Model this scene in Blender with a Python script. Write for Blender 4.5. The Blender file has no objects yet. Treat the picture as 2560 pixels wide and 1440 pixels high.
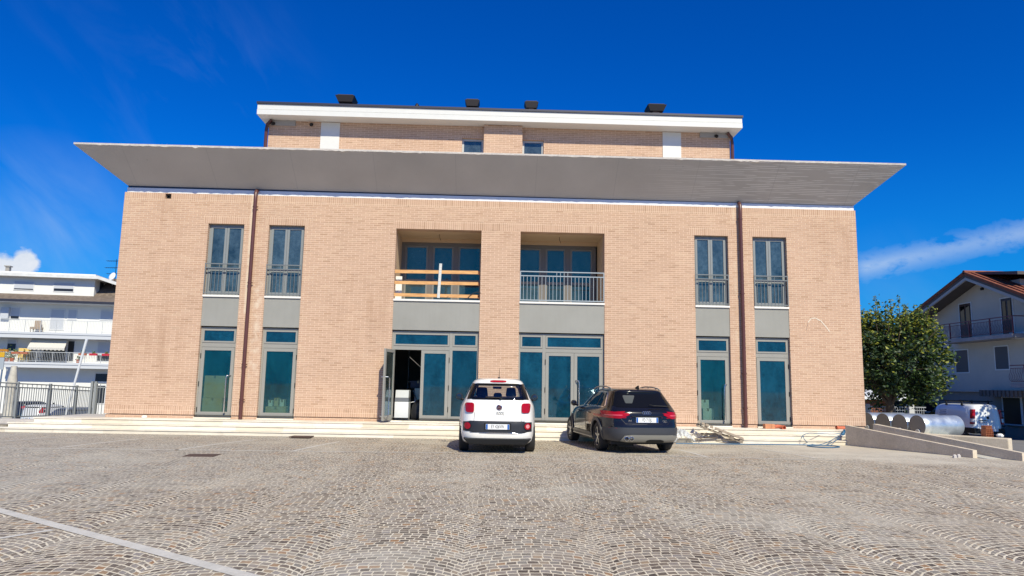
import bpy, bmesh, math, random
from mathutils import Vector, Matrix
from mathutils.bvhtree import BVHTree
random.seed(7)
R_ = math.radians
scn = bpy.context.scene
COL = scn.collection
# ------------------------------------------------------------------ camera
FPX = 1755.97
CR = Vector((0.9993513872591805, -0.031200960240597105, 0.0179806802767864))
CU = Vector((-0.02205744517788246, -0.13567303516572088, 0.9905081002400464))
CW = Vector((0.028465310386083038, 0.9902622519358121, 0.13627324937653099))
CC = Vector((0, -21.73, 1.59))
cam = bpy.data.cameras.new('camera')
cam.sensor_fit = 'HORIZONTAL'; cam.sensor_width = 36; cam.lens = FPX / 2560 * 36
cam.clip_end = 2000
camo = bpy.data.objects.new('camera', cam); COL.objects.link(camo)
camo.matrix_world = Matrix(((CR.x, CU.x, -CW.x, CC.x), (CR.y, CU.y, -CW.y, CC.y), (CR.z, CU.z, -CW.z, CC.z), (0, 0, 0, 1)))
scn.camera = camo
def ray(px, py): return CW + CR * ((px - 1280) / FPX) + CU * ((720 - py) / FPX)
def at(px, py, x=None, y=None, z=None):
    d = ray(px, py)
    t = (x - CC.x) / d.x if x is not None else (y - CC.y) / d.y if y is not None else (z - CC.z) / d.z
    return CC + d * t
# ------------------------------------------------------------------ sun + sky
AZ, PROF = R_(19), R_(44.0)
EL = math.atan(math.tan(PROF) * math.cos(AZ))
SD = Vector((math.sin(AZ) * math.cos(EL), -math.cos(AZ) * math.cos(EL), math.sin(EL)))
sl = bpy.data.lights.new('sun', 'SUN'); sl.energy = 5.0; sl.angle = R_(0.53); sl.color = (1, .935, .74)
so = bpy.data.objects.new('sun', sl); COL.objects.link(so)
so.rotation_euler = SD.to_track_quat('Z', 'Y').to_euler(); so.location = (10, -30, 40)
wld = bpy.data.worlds.new('World'); scn.world = wld; wld.use_nodes = True
scn.view_settings.view_transform = 'Standard'; scn.view_settings.look = 'None'
scn.view_settings.exposure = 0.10; scn.view_settings.gamma = 1
try: scn.view_settings.use_curve_mapping = False
except Exception: pass

class NT:                                   # tiny node helper
    def __init__(s, tree): s.t = tree; s.n = tree.nodes; s.l = tree.links
    def node(s, typ, **k):
        n = s.n.new(typ)
        for a, b in k.items(): setattr(n, a, b)
        return n
    def put(s, sock, v):
        if hasattr(v, 'is_output') or isinstance(v, bpy.types.NodeSocket): s.l.new(v, sock)
        else:
            if hasattr(sock.default_value, '__len__') and not hasattr(v, '__len__'): v = (v,) * len(sock.default_value)
            if hasattr(sock.default_value, '__len__') and len(sock.default_value) == 4 and len(v) == 3: v = (*v, 1)
            sock.default_value = v
    def m(s, op, a, b=0.0, c=0.0, clamp=False):
        n = s.node('ShaderNodeMath', operation=op, use_clamp=clamp)
        s.put(n.inputs[0], a); s.put(n.inputs[1], b); s.put(n.inputs[2], c); return n.outputs[0]
    def vm(s, op, a, b=(0, 0, 0)):
        n = s.node('ShaderNodeVectorMath', operation=op); s.put(n.inputs[0], a)
        if op == 'SCALE': s.put(n.inputs[3], b)
        else: s.put(n.inputs[1], b)
        return n.outputs[1] if op in ('DISTANCE', 'LENGTH', 'DOT_PRODUCT') else n.outputs[0]
    def sep(s, v):
        n = s.node('ShaderNodeSeparateXYZ'); s.put(n.inputs[0], v); return n.outputs
    def comb(s, x, y, z=0.0):
        n = s.node('ShaderNodeCombineXYZ')
        for i, a in enumerate((x, y, z)): s.put(n.inputs[i], a)
        return n.outputs[0]
    def noise(s, v, scale, detail=3, rough=.55, dist=0):
        n = s.node('ShaderNodeTexNoise'); s.put(n.inputs['Vector'], v)
        n.inputs['Scale'].default_value = scale; n.inputs['Detail'].default_value = detail
        n.inputs['Roughness'].default_value = rough; n.inputs['Distortion'].default_value = dist
        return n.outputs[0]
    def ramp(s, f, *st):
        n = s.node('ShaderNodeValToRGB'); s.put(n.inputs[0], f); e = n.color_ramp.elements
        while len(e) < len(st): e.new(.5)
        for q, (p, c) in zip(e, st): q.position = p; q.color = (*c, 1) if hasattr(c, '__len__') else (c, c, c, 1)
        return n.outputs[0]
    def mix(s, f, a, b, mode='MIX'):
        n = s.node('ShaderNodeMix', data_type='RGBA', blend_type=mode)
        s.put(n.inputs[0], f); s.put(n.inputs[6], a); s.put(n.inputs[7], b); return n.outputs[2]
    def mapr(s, v, a, b, c=0.0, d=1.0):
        n = s.node('ShaderNodeMapRange'); s.put(n.inputs[0], v)
        for i, q in enumerate((a, b, c, d)): n.inputs[i + 1].default_value = q
        return n.outputs[0]
def sky():
    T = NT(wld.node_tree); T.n.clear()
    st = T.node('ShaderNodeTexSky', sky_type='NISHITA', sun_disc=False)
    st.sun_elevation = EL; st.sun_rotation = math.pi - AZ; st.air_density = 1.0; st.dust_density = .15; st.ozone_density = 3.0; st.altitude = 300
    hs = T.node('ShaderNodeHueSaturation'); T.l.new(st.outputs[0], hs.inputs['Color'])
    hs.inputs['Saturation'].default_value = 1.4; hs.inputs['Value'].default_value = .85
    d = T.node('ShaderNodeTexCoord').outputs['Generated']
    def blob(px, py, r0, r1):
        v = ray(px, py).normalized(); return T.mapr(T.vm('DISTANCE', d, tuple(v)), r1, r0)
    # high thin wisps, upper left
    sv = T.vm('MULTIPLY', d, (1.0, 1.0, 1.0))
    n1 = T.noise(T.vm('MULTIPLY', T.vm('ADD', d, T.comb(0.0, 0.0, T.m('MULTIPLY', T.sep(d)[0], 1.1))), (2.0, 2.0, 3.2)), 3.0, 6, .55, .5)
    w1 = T.m('MULTIPLY', T.mapr(n1, .46, .78), T.m('ADD', blob(430, 130, .02, .20), T.m('MULTIPLY', blob(560, 320, .02, .14), 1.0)), clamp=True)
    w2 = T.m('MULTIPLY', T.mapr(n1, .35, .7), blob(90, 590, .02, .13))
    n2 = T.noise(T.vm('MULTIPLY', d, (5, 5, 9)), 5.0, 7, .62, .2)
    # streak at right, long and thin: distance to a segment
    a, b = ray(2165, 668).normalized(), ray(2700, 552).normalized()
    ab = b - a
    t = T.m('DIVIDE', T.vm('DOT_PRODUCT', T.vm('SUBTRACT', d, tuple(a)), tuple(ab)), ab.length_squared, clamp=True)
    cl = T.vm('ADD', T.vm('SCALE', tuple(ab), t), tuple(a))
    ds = T.vm('DISTANCE', d, cl)
    w3 = T.m('MULTIPLY', T.mapr(T.m('ADD', ds, T.m('MULTIPLY', T.m('SUBTRACT', n2, .5), .045)), .019, .002), T.mapr(n2, .3, .6), clamp=True)
    # cumulus low at left
    bl = T.m('MAXIMUM', blob(5, 690, .0, .042), T.m('MAXIMUM', blob(62, 655, .0, .022), blob(-60, 690, .0, .055)))
    w4 = T.mapr(T.m('ADD', bl, T.m('MULTIPLY', T.m('SUBTRACT', n2, .5), .9)), .28, .52)
    w5 = T.m('MULTIPLY', T.m('MULTIPLY', blob(2250, 740, .0, .10), T.mapr(n1, .3, .7)), .12)
    base = T.vm('MULTIPLY', hs.outputs[0], (.03, .93, 1.78))
    el = T.sep(d)[2]; low = T.m('POWER', T.mapr(el, .34, -.02), 1.6)
    base = T.mix(T.m('MULTIPLY', low, .9), base, (.2, 3.15, 7.5))
    c = T.mix(T.m('MULTIPLY', w1, .07, clamp=True), base, (4.5, 6.5, 9.5))
    c = T.mix(T.m('MULTIPLY', w2, .32, clamp=True), c, (5.5, 7.2, 9.5))
    c = T.mix(w5, c, (4.5, 6.5, 9.5))
    c = T.mix(T.m('MULTIPLY', w3, .72, clamp=True), c, (6.5, 8, 10))
    c = T.mix(T.m('MULTIPLY', w4, .95, clamp=True), c, T.mix(n2, (6.5, 7.5, 9), (11, 11, 11.2)))
    bg = T.node('ShaderNodeBackground'); T.l.new(c, bg.inputs[0]); bg.inputs[1].default_value = .082
    T.l.new(bg.outputs[0], T.node('ShaderNodeOutputWorld').inputs[0])
sky()
# ------------------------------------------------------------------ materials
MATS = {}
def mat(name, col=(.5, .5, .5), rough=.6, metal=0, spec=.5, fn=None, coat=0, trans=0, var=0, vscale=3, bump=0, bscale=40):
    if name in MATS: return MATS[name]
    m = bpy.data.materials.new(name); m.use_nodes = True; T = NT(m.node_tree); T.n.clear()
    p = T.node('ShaderNodeBsdfPrincipled'); o = T.node('ShaderNodeOutputMaterial'); T.l.new(p.outputs[0], o.inputs[0])
    p.inputs['Base Color'].default_value = (*col, 1); p.inputs['Roughness'].default_value = rough
    p.inputs['Metallic'].default_value = metal; p.inputs['Specular IOR Level'].default_value = spec
    p.inputs['Coat Weight'].default_value = coat; p.inputs['Coat Roughness'].default_value = .04
    oc = T.node('ShaderNodeTexCoord').outputs['Object']
    if var:
        n = T.noise(oc, vscale, 5, .6)
        f = T.mapr(n, .25, .75, 1 - var, 1 + var)
        T.put(p.inputs['Base Color'], T.vm('SCALE', col, f))
    if bump:
        b = T.node('ShaderNodeBump'); b.inputs['Strength'].default_value = bump; b.inputs['Distance'].default_value = .01
        T.put(b.inputs['Height'], T.noise(oc, bscale, 4)); T.l.new(b.outputs[0], p.inputs['Normal'])
    if fn: fn(T, p, oc, o)
    MATS[name] = m; return m
def brick_fn(soldier):
    def fn(T, p, oc, o):
        x, y, z = T.sep(oc)[:3]
        u = T.m('ADD', x, y)
        bt = T.node('ShaderNodeTexBrick'); bt.offset = .5; bt.squash = 1
        if soldier: v = T.comb(T.m('ADD', z, .024), u); bt.inputs['Brick Width'].default_value = .26; bt.offset = 0
        else: v = T.comb(u, z); bt.inputs['Brick Width'].default_value = .255
        wob = T.noise(oc, 7, 2)
        v = T.vm('ADD', v, T.comb(T.m('MULTIPLY', T.m('SUBTRACT', wob, .5), .006), T.m('MULTIPLY', T.m('SUBTRACT', wob, .5), .003)))
        T.put(bt.inputs['Vector'], v); bt.inputs['Scale'].default_value = 1
        bt.inputs['Row Height'].default_value = .0655; bt.inputs['Mortar Size'].default_value = .0065
        bt.inputs['Mortar Smooth'].default_value = .4; bt.inputs['Bias'].default_value = 0
        bt.inputs['Color1'].default_value = (0, 0, 0, 1); bt.inputs['Color2'].default_value = (1, 1, 1, 1); bt.inputs['Mortar'].default_value = (.5, .5, .5, 1)
        c = T.ramp(bt.outputs['Color'], (0, (.44, .28, .19)), (.08, (.495, .322, .226)), (.45, (.518, .341, .242)), (.85, (.535, .355, .254)), (1, (.56, .385, .272)))
        c = T.mix(bt.outputs['Fac'], c, (.76, .575, .42))
        big = T.noise(oc, .45, 4); fine = T.noise(oc, 30, 3)
        c = T.mix(1, c, T.ramp(T.noise(T.comb(T.m('MULTIPLY', x, .6), y, T.m('MULTIPLY', z, .9)), 1.0, 5), (.25, .95), (.75, 1.04)), 'MULTIPLY')
        c = T.mix(1, c, T.ramp(T.noise(T.comb(T.m('MULTIPLY', u, 2.2), 0.0, T.m('MULTIPLY', z, 15.3)), 1.0, 3), (.33, .88), (.46, 1.0)), 'MULTIPLY')  # broken dark dashes per course: shade beneath the bricks put into the colour
        c = T.mix(1, c, T.ramp(fine, (.2, .93), (.8, 1.05)), 'MULTIPLY')
        # damp stains: vertical streaks below the vent hole and low on the left and right ends
        st = T.noise(T.comb(T.m('MULTIPLY', x, 2.2), y, T.m('MULTIPLY', z, .5)), 1.3, 5, .6)
        def box(x0, x1, z0, z1, s):
            a = T.m('MULTIPLY', T.mapr(x, x0 - s, x0 + s), T.mapr(x, x1 + s, x1 - s))
            return T.m('MULTIPLY', a, T.m('MULTIPLY', T.mapr(z, z0 - s, z0 + s), T.mapr(z, z1 + s, z1 - s)))
        dm = T.m('MAXIMUM', box(-11, -9.2, 1.0, 3.4, .6), T.m('MAXIMUM', box(-10.5, -9.9, 4.0, 7.0, .25), T.m('MAXIMUM', box(10.4, 11.6, 4.6, 6.9, .5), box(-4.9, -3.1, 2.5, 4.2, .6))))
        c = T.mix(T.m('MULTIPLY', T.m('MULTIPLY', dm, T.mapr(st, .42, .72)), .42, clamp=True), c, (.33, .19, .115))
        # lime run-off beside the left pipe and below joints
        ef = T.m('MULTIPLY', box(-7.66, -7.53, 3.2, 7.2, .03), T.mapr(T.noise(oc, 3.2, 4), .28, .46))
        ef = T.m('MAXIMUM', ef, T.m('MULTIPLY', box(-7.36, -7.16, 1.2, 4.3, .10), T.mapr(T.noise(oc, 4.5, 5), .47, .62)))
        ef = T.m('MAXIMUM', ef, T.m('MULTIPLY', box(7.60, 7.66, 2.5, 6.9, .05), T.mapr(T.noise(oc, 3.1, 5), .45, .65)))
        c = T.mix(T.m('MULTIPLY', ef, .7, clamp=True), c, (.72, .60, .47))
        T.put(p.inputs['Base Color'], c)
        b = T.node('ShaderNodeBump'); b.inputs['Strength'].default_value = .5; b.inputs['Distance'].default_value = .006
        T.put(b.inputs['Height'], T.m('SUBTRACT', T.m('MULTIPLY', fine, .5), bt.outputs['Fac'])); T.l.new(b.outputs[0], p.inputs['Normal'])
        p.inputs['Roughness'].default_value = .9; p.inputs['Specular IOR Level'].default_value = .2
    return fn
brick = mat('brick', fn=brick_fn(False)); soldier = mat('brick_soldier', fn=brick_fn(True))
def soffit_fn(T, p, oc, o):
    x, y, z = T.sep(oc)[:3]
    c = T.ramp(T.noise(oc, .7, 5), (.3, (.46, .435, .40)), (.7, (.53, .50, .46)))
    sp = T.noise(T.comb(T.m('MULTIPLY', x, .35), 0.0, T.m('MULTIPLY', z, 26)), 1.0, 3, .5)
    zz = T.m('MULTIPLY', z, 23.0); kz = T.m('FLOOR', zz)
    ln = T.m('MULTIPLY', T.m('LESS_THAN', T.m('SUBTRACT', zz, kz), .24), T.mapr(T.noise(T.comb(T.m('MULTIPLY', x, .55), T.m('MULTIPLY', kz, 7.31), 3), 1.5, 2), .45, .50))
    ln = T.m('MULTIPLY', ln, T.mapr(x, 4.2, 8.0))
    c = T.mix(T.m('MULTIPLY', ln, .8), c, (.85, .84, .80))  # pale lines paint grazing sun on the board joints into the colour
    dk = T.m('MULTIPLY', T.mapr(T.noise(oc, 9, 3), .70, .76), .5)
    c = T.mix(dk, c, (.30, .29, .27))
    # shutter board joints of the cast concrete
    j = T.m('LESS_THAN', T.m('ABSOLUTE', T.m('SUBTRACT', T.m('FRACT', T.m('DIVIDE', x, 2.5)), .5)), .004)
    c = T.mix(T.m('MULTIPLY', j, .35), c, (.32, .31, .30))
    T.put(p.inputs['Base Color'], c)
    b = T.node('ShaderNodeBump'); b.inputs['Strength'].default_value = .5; b.inputs['Distance'].default_value = .01
    T.put(b.inputs['Height'], T.m('ADD', sp, T.noise(oc, 14, 4))); T.l.new(b.outputs[0], p.inputs['Normal'])
soffit = mat('canopy_concrete', rough=.85, fn=soffit_fn)
def concrete_fn(c0, c1, sc=2.0):
    def fn(T, p, oc, o):
        n = T.noise(oc, sc, 6, .65); n2 = T.noise(oc, sc * 11, 4)
        c = T.mix(1, T.ramp(n, (.3, c0), (.7, c1)), T.ramp(n2, (.25, .86), (.75, 1.1)), 'MULTIPLY')
        T.put(p.inputs['Base Color'], c)
        b = T.node('ShaderNodeBump'); b.inputs['Strength'].default_value = .35; b.inputs['Distance'].default_value = .01
        T.put(b.inputs['Height'], n2); T.l.new(b.outputs[0], p.inputs['Normal'])
    return fn
concrete = mat('grey_concrete', rough=.9, fn=concrete_fn((.54, .46, .345), (.68, .585, .455)))
conc_edge = mat('pale_concrete_edge', rough=.9, fn=concrete_fn((.46, .42, .39), (.58, .54, .50)))
screed = mat('ramp_screed', rough=.9, fn=concrete_fn((.44, .43, .38), (.54, .52, .46)))
def panel_fn(T, p, oc, o):
    x, y, z = T.sep(oc)[:3]
    dr = T.noise(T.comb(T.m('MULTIPLY', x, 9), y, T.m('MULTIPLY', z, .9)), 1.0, 4, .6)
    c = T.ramp(T.noise(oc, 1.1, 5), (.3, (.27, .265, .238)), (.7, (.305, .30, .275)))
    c = T.mix(1, c, T.ramp(dr, (.3, .97), (.6, 1.01)), 'MULTIPLY')
    T.put(p.inputs['Base Color'], T.mix(T.m('MULTIPLY', T.mapr(T.noise(oc, 22, 3), .70, .76), .4), c, (.16, .15, .13)))
panel = mat('grey_panel', rough=.55, fn=panel_fn)
cream = mat('cream_plaster', (.60, .44, .28), .9, var=.05, vscale=2)
white_band = mat('white_band', (.74, .76, .80), .7, var=.05, vscale=4)
white_fascia = mat('white_fascia', (.66, .655, .625), .5, var=.03, vscale=6)
roof_dark = mat('dark_flashing', (.045, .045, .06), .4, metal=.3)
alu = mat('taupe_aluminium', (.30, .29, .26), .4, var=.04, vscale=3)
alu_l = mat('grey_aluminium', (.235, .25, .25), .4)
rail_m = mat('galvanised_rail', (.36, .40, .42), .42, metal=.25)
steel = mat('brushed_steel', (.55, .56, .57), .25, metal=.9)
pipe_m = mat('brown_pipe', (.105, .040, .034), .35, var=.12, vscale=2)
dark = mat('black_void', (.012, .012, .014), .8)
room = mat('room_plaster', (.20, .20, .20), .9, var=.1)
def stone_fn(T, p, oc, o):
    x, y, z = T.sep(oc)[:3]
    bl = T.m('FLOOR', T.m('ADD', T.m('DIVIDE', x, 1.35), T.m('MULTIPLY', T.m('FLOOR', T.m('MULTIPLY', z, 7.6)), .37)))
    wn = T.node('ShaderNodeTexWhiteNoise', noise_dimensions='2D'); T.put(wn.inputs['Vector'], T.comb(bl, T.m('FLOOR', T.m('MULTIPLY', z, 7.6))))
    c = T.ramp(wn.outputs[0], (0, (.66, .59, .47)), (.5, (.74, .68, .57)), (1, (.80, .75, .66)))
    c = T.mix(1, c, T.ramp(T.noise(T.comb(x, y, T.m('MULTIPLY', z, 6)), 2.5, 5, .6), (.25, .86), (.75, 1.08)), 'MULTIPLY')
    c = T.mix(T.m('MULTIPLY', T.mapr(T.noise(oc, 5, 5), .58, .75), .35), c, (.42, .36, .28))
    T.put(p.inputs['Base Color'], c)
stone = mat('travertine', rough=.7, fn=stone_fn)
def cobble_fn(T, p, oc, o):
    x, y, z = T.sep(oc)[:3]
    P, XV, Rr = 1.247, -.197, .78
    wob = T.noise(oc, 3.5, 3); wob2 = T.noise(T.vm('ADD', oc, (31, 7, 0)), 3.5, 3)
    f1 = T.noise(oc, 16, 2); f2 = T.noise(T.vm('ADD', oc, (11, 17, 0)), 16, 2)
    x2 = T.m('ADD', x, T.m('ADD', T.m('MULTIPLY', T.m('SUBTRACT', wob, .5), .07), T.m('MULTIPLY', T.m('SUBTRACT', f1, .5), .022)))
    y2 = T.m('ADD', y, T.m('ADD', T.m('MULTIPLY', T.m('SUBTRACT', wob2, .5), .07), T.m('MULTIPLY', T.m('SUBTRACT', f2, .5), .022)))
    q = T.m('DIVIDE', T.m('SUBTRACT', x2, XV), P); colm = T.m('FLOOR', q)
    xl = T.m('MULTIPLY', T.m('SUBTRACT', T.m('FRACT', q), .5), P)
    sq = T.m('SQRT', T.m('SUBTRACT', Rr * Rr, T.m('MULTIPLY', xl, xl)))
    v = T.m('DIVIDE', T.m('SUBTRACT', y2, sq), .098); s = T.m('MULTIPLY', T.m('ARCSINE', T.m('DIVIDE', xl, Rr)), Rr)
    row = T.m('FLOOR', v); fv = T.m('SUBTRACT', v, row)
    def wn(a, b_):
        n = T.node('ShaderNodeTexWhiteNoise', noise_dimensions='2D'); T.put(n.inputs['Vector'], T.comb(a, b_)); return n
    rr = wn(row, colm).outputs[0]
    u = T.m('ADD', T.m('DIVIDE', s, .093), T.m('ADD', rr, 40.0)); cell = T.m('FLOOR', u); fu = T.m('SUBTRACT', u, cell)
    dv = T.m('MULTIPLY', T.m('MINIMUM', fv, T.m('SUBTRACT', 1.0, fv)), T.m('MULTIPLY', .098, T.m('MAXIMUM', T.m('DIVIDE', sq, Rr), .45)))
    du = T.m('MULTIPLY', T.m('MINIMUM', fu, T.m('SUBTRACT', 1.0, fu)), .093)
    edge = T.m('MINIMUM', T.m('SUBTRACT', dv, .0035), du)
    mort = T.mapr(T.m('ADD', edge, T.m('MULTIPLY', T.m('SUBTRACT', T.noise(oc, 5, 3), .5), .014)), .0083, .0042)
    rnd = wn(T.m('ADD', T.m('MULTIPLY', row, 3.1), colm), T.m('ADD', cell, T.m('MULTIPLY', colm, 7.7))).outputs[0]
    st = T.ramp(rnd, (0, (.072, .056, .046)), (.15, (.14, .108, .088)), (.32, (.215, .172, .138)), (.50, (.225, .205, .183)), (.66, (.29, .245, .205)), (.80, (.255, .228, .218)), (.93, (.33, .25, .17)), (.99, (.31, .17, .085)))
    lum = T.noise(oc, 26, 4, .65)
    st = T.mix(1, st, T.ramp(lum, (.2, .72), (.8, 1.28)), 'MULTIPLY')
    dust = T.noise(T.comb(T.m('MULTIPLY', x, .34), T.m('MULTIPLY', y, .42), 2.0), 1.0, 6, .62)
    joint = T.ramp(T.noise(oc, 8, 3), (.3, (.64, .565, .44)), (.7, (.80, .72, .585)))
    c = T.mix(mort, st, joint)
    dm = T.m('ADD', T.m('MULTIPLY', T.mapr(dust, .50, .70), .50), T.m('MULTIPLY', T.mapr(T.noise(oc, 60, 4, .7), .45, .75), .18))
    rx = T.m('MULTIPLY', T.mapr(T.m('ADD', x, T.m('MULTIPLY', T.m('SUBTRACT', dust, .5), 7)), 4.8, 8.5), T.mapr(T.m('ADD', y, T.m('MULTIPLY', T.m('SUBTRACT', dust, .5), 4)), -7.0, -4.6))
    rx2 = T.m('MULTIPLY', T.mapr(x, 9.5, 13), T.mapr(y, -10, -6))
    dm = T.m('ADD', dm, T.m('MULTIPLY', T.m('MAXIMUM', rx, rx2), .85), clamp=True)
    c = T.mix(T.m('MINIMUM', dm, .93), c, T.ramp(T.noise(oc, 1.3, 5), (.3, (.48, .445, .38)), (.7, (.59, .55, .475))))
    gl = T.m('MULTIPLY', T.mapr(T.m('ADD', x, T.m('MULTIPLY', T.m('SUBTRACT', dust, .5), 9)), -2.5, -5.5), T.mapr(T.m('ADD', y, T.m('MULTIPLY', T.m('SUBTRACT', wob, .5), 6)), -13.5, -11))
    c = T.mix(T.m('MULTIPLY', gl, .25), c, (.32, .325, .32))
    wv = T.noise(oc, .35, 4)
    c = T.mix(1, c, T.ramp(wv, (.3, (.93, .90, .85)), (.7, (1.05, 1.06, 1.03))), 'MULTIPLY')
    T.put(p.inputs['Base Color'], c)
    b = T.node('ShaderNodeBump'); b.inputs['Strength'].default_value = .6; b.inputs['Distance'].default_value = .012
    T.put(b.inputs['Height'], T.m('SUBTRACT', T.m('MULTIPLY', lum, .35), T.m('MULTIPLY', mort, T.m('SUBTRACT', 1.0, dm)))); T.l.new(b.outputs[0], p.inputs['Normal'])
cobble = mat('porphyry_cobbles', rough=.85, spec=.3, fn=cobble_fn)
asphalt = mat('asphalt', rough=.9, fn=concrete_fn((.16, .155, .15), (.24, .23, .215), .6))
marking = mat('pale_stone_strip', rough=.8, fn=concrete_fn((.50, .48, .43), (.64, .61, .55), 4))
def glass_fn(refl, tint, tr, film, frough=.25, refl_col=(.62, .82, .95)):
    def fn(T, p, oc, o):
        p.inputs['Base Color'].default_value = (*film, 1); p.inputs['Roughness'].default_value = frough; p.inputs['Specular IOR Level'].default_value = .3
        sm = T.noise(T.vm('MULTIPLY', oc, (1, 1, .5)), 2.2, 5, .6); sp = T.noise(oc, 9, 4, .7)
        T.put(p.inputs['Base Color'], T.vm('SCALE', film, T.m('MULTIPLY', T.m('ADD', .78, T.m('MULTIPLY', T.node('ShaderNodeObjectInfo').outputs['Random'], .42)), T.mapr(T.m('ADD', T.m('MULTIPLY', sm, .6), T.m('MULTIPLY', sp, .4)), .36, .64, .35, 1.5))))
        g = T.node('ShaderNodeBsdfGlossy'); g.inputs['Roughness'].default_value = .03; g.inputs['Color'].default_value = (*refl_col, 1)
        t = T.node('ShaderNodeBsdfTransparent'); t.inputs['Color'].default_value = (*tint, 1)
        m1 = T.node('ShaderNodeMixShader'); m1.inputs[0].default_value = tr; T.l.new(p.outputs[0], m1.inputs[1]); T.l.new(t.outputs[0], m1.inputs[2])
        lw = T.node('ShaderNodeLayerWeight'); lw.inputs[0].default_value = .25
        m2 = T.node('ShaderNodeMixShader'); T.put(m2.inputs[0], T.m('ADD', T.m('MULTIPLY', lw.outputs[0], .6), refl, clamp=True))
        T.l.new(m1.outputs[0], m2.inputs[1]); T.l.new(g.outputs[0], m2.inputs[2])
        T.l.new(m2.outputs[0], o.inputs[0])
    return fn
glass_low = mat('sky_teal_film_glass', fn=glass_fn(.06, (.30, .50, .55), .45, (.008, .068, .112)))  # teal base: tinted dusty glass plus reflected sky put into the colour
glass_door = mat('clear_teal_glass', fn=glass_fn(.05, (.80, .90, .82), .80, (.010, .12, .17)))  # reflected sky teal is in this base colour too
glass_up = mat('blue_grey_glass', fn=glass_fn(.09, (.3, .4, .45), .35, (.075, .115, .145), .25, (.85, .8, .65)))
glass_log = mat('deep_blue_glass', fn=glass_fn(.085, (.3, .4, .45), .35, (.05, .085, .10), .25, (.9, .85, .6)))
glass_open = mat('grey_green_glass', fn=glass_fn(.12, (.5, .6, .55), .6, (.12, .14, .13)))
car_glass = mat('dark_car_glass', (.007, .007, .007), .03, spec=.3)
car_tint = mat('tinted_car_glass', fn=glass_fn(.06, (.55, .60, .56), .93, (.02, .02, .02), .05))
rubber = mat('tyre_rubber', (.018, .018, .02), .75, bump=.3, bscale=90)
black_pl = mat('black_plastic', (.012, .0125, .014), .5, spec=.3)
chrome = mat('chrome', (.7, .7, .72), .12, metal=1)
white_paint = mat('white_car_paint', (.88, .86, .81), .25, coat=1)
dark_paint = mat('dark_blue_metallic_paint', (.009, .009, .012), .15, metal=0, spec=.3, coat=.45)
red_lamp = mat('red_lamp', (.36, .004, .010), .18, spec=.3, coat=.25)
pale_lamp = mat('pale_red_lamp', (.75, .30, .30), .15, coat=1)
plate_w = mat('plate_white', (.78, .79, .80), .35)
plate_b = mat('plate_blue', (.012, .11, .42), .35)
ink = mat('black_ink', (.015, .015, .018), .5)
clad = mat('grey_cladding', (.042, .045, .054), .45)
silver = mat('silver_trim', (.27, .265, .24), .4, metal=.3)
def metal_fn(T, p, oc, o):
    n = T.noise(oc, 3, 5); T.put(p.inputs['Roughness'], T.mapr(n, .3, .7, .28, .5))
    T.put(p.inputs['Base Color'], T.ramp(n, (.3, (.56, .62, .65)), (.7, (.70, .75, .77))))
galv = mat('galvanised_sheet', metal=.75, fn=metal_fn)
galv_cap = mat('grey_end_cap', (.20, .195, .19), .6, var=.1)
orange = mat('orange_pvc', (.62, .16, .075), .5)
terracotta = mat('terracotta_brick', (.42, .15, .07), .85, var=.12, vscale=9)
blue_hose = mat('blue_hose', (.012, .11, .23), .45)
def wood_fn(c0, c1):
    def fn(T, p, oc, o):
        n = T.noise(T.vm('MULTIPLY', oc, (1.2, 12, 14)), 2.2, 5, .6)
        c = T.ramp(n, (.3, c0), (.65, c1))
        k = T.mapr(T.noise(oc, 5.5, 2), .70, .76); T.put(p.inputs['Base Color'], T.mix(k, c, (.16, .06, .02)))
    return fn
pine = mat('pine_plank', rough=.7, fn=wood_fn((.52, .25, .085), (.74, .42, .17)))
grey_wood = mat('weathered_wood', rough=.85, fn=wood_fn((.24, .19, .14), (.42, .35, .27)))
pale_wood = mat('pale_board', rough=.8, fn=wood_fn((.50, .50, .48), (.66, .66, .62)))
def film_fn(T, p, oc, o):
    t = T.node('ShaderNodeBsdfTransparent'); m2 = T.node('ShaderNodeMixShader'); m2.inputs[0].default_value = .7
    T.l.new(t.outputs[0], m2.inputs[1]); T.l.new(p.outputs[0], m2.inputs[2]); T.l.new(m2.outputs[0], o.inputs[0])
film = mat('plastic_film', (.68, .70, .70), .3, fn=film_fn)
card = mat('cardboard', (.56, .45, .27), .85, var=.06)
white_pl = mat('white_enamel', (.74, .76, .78), .4)
grey_pl = mat('grey_enamel', (.40, .42, .44), .45)
navy = mat('navy_plastic', (.012, .016, .06), .5)
rust = mat('rusty_iron', (.075, .045, .035), .75, var=.3, vscale=9)
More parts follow.
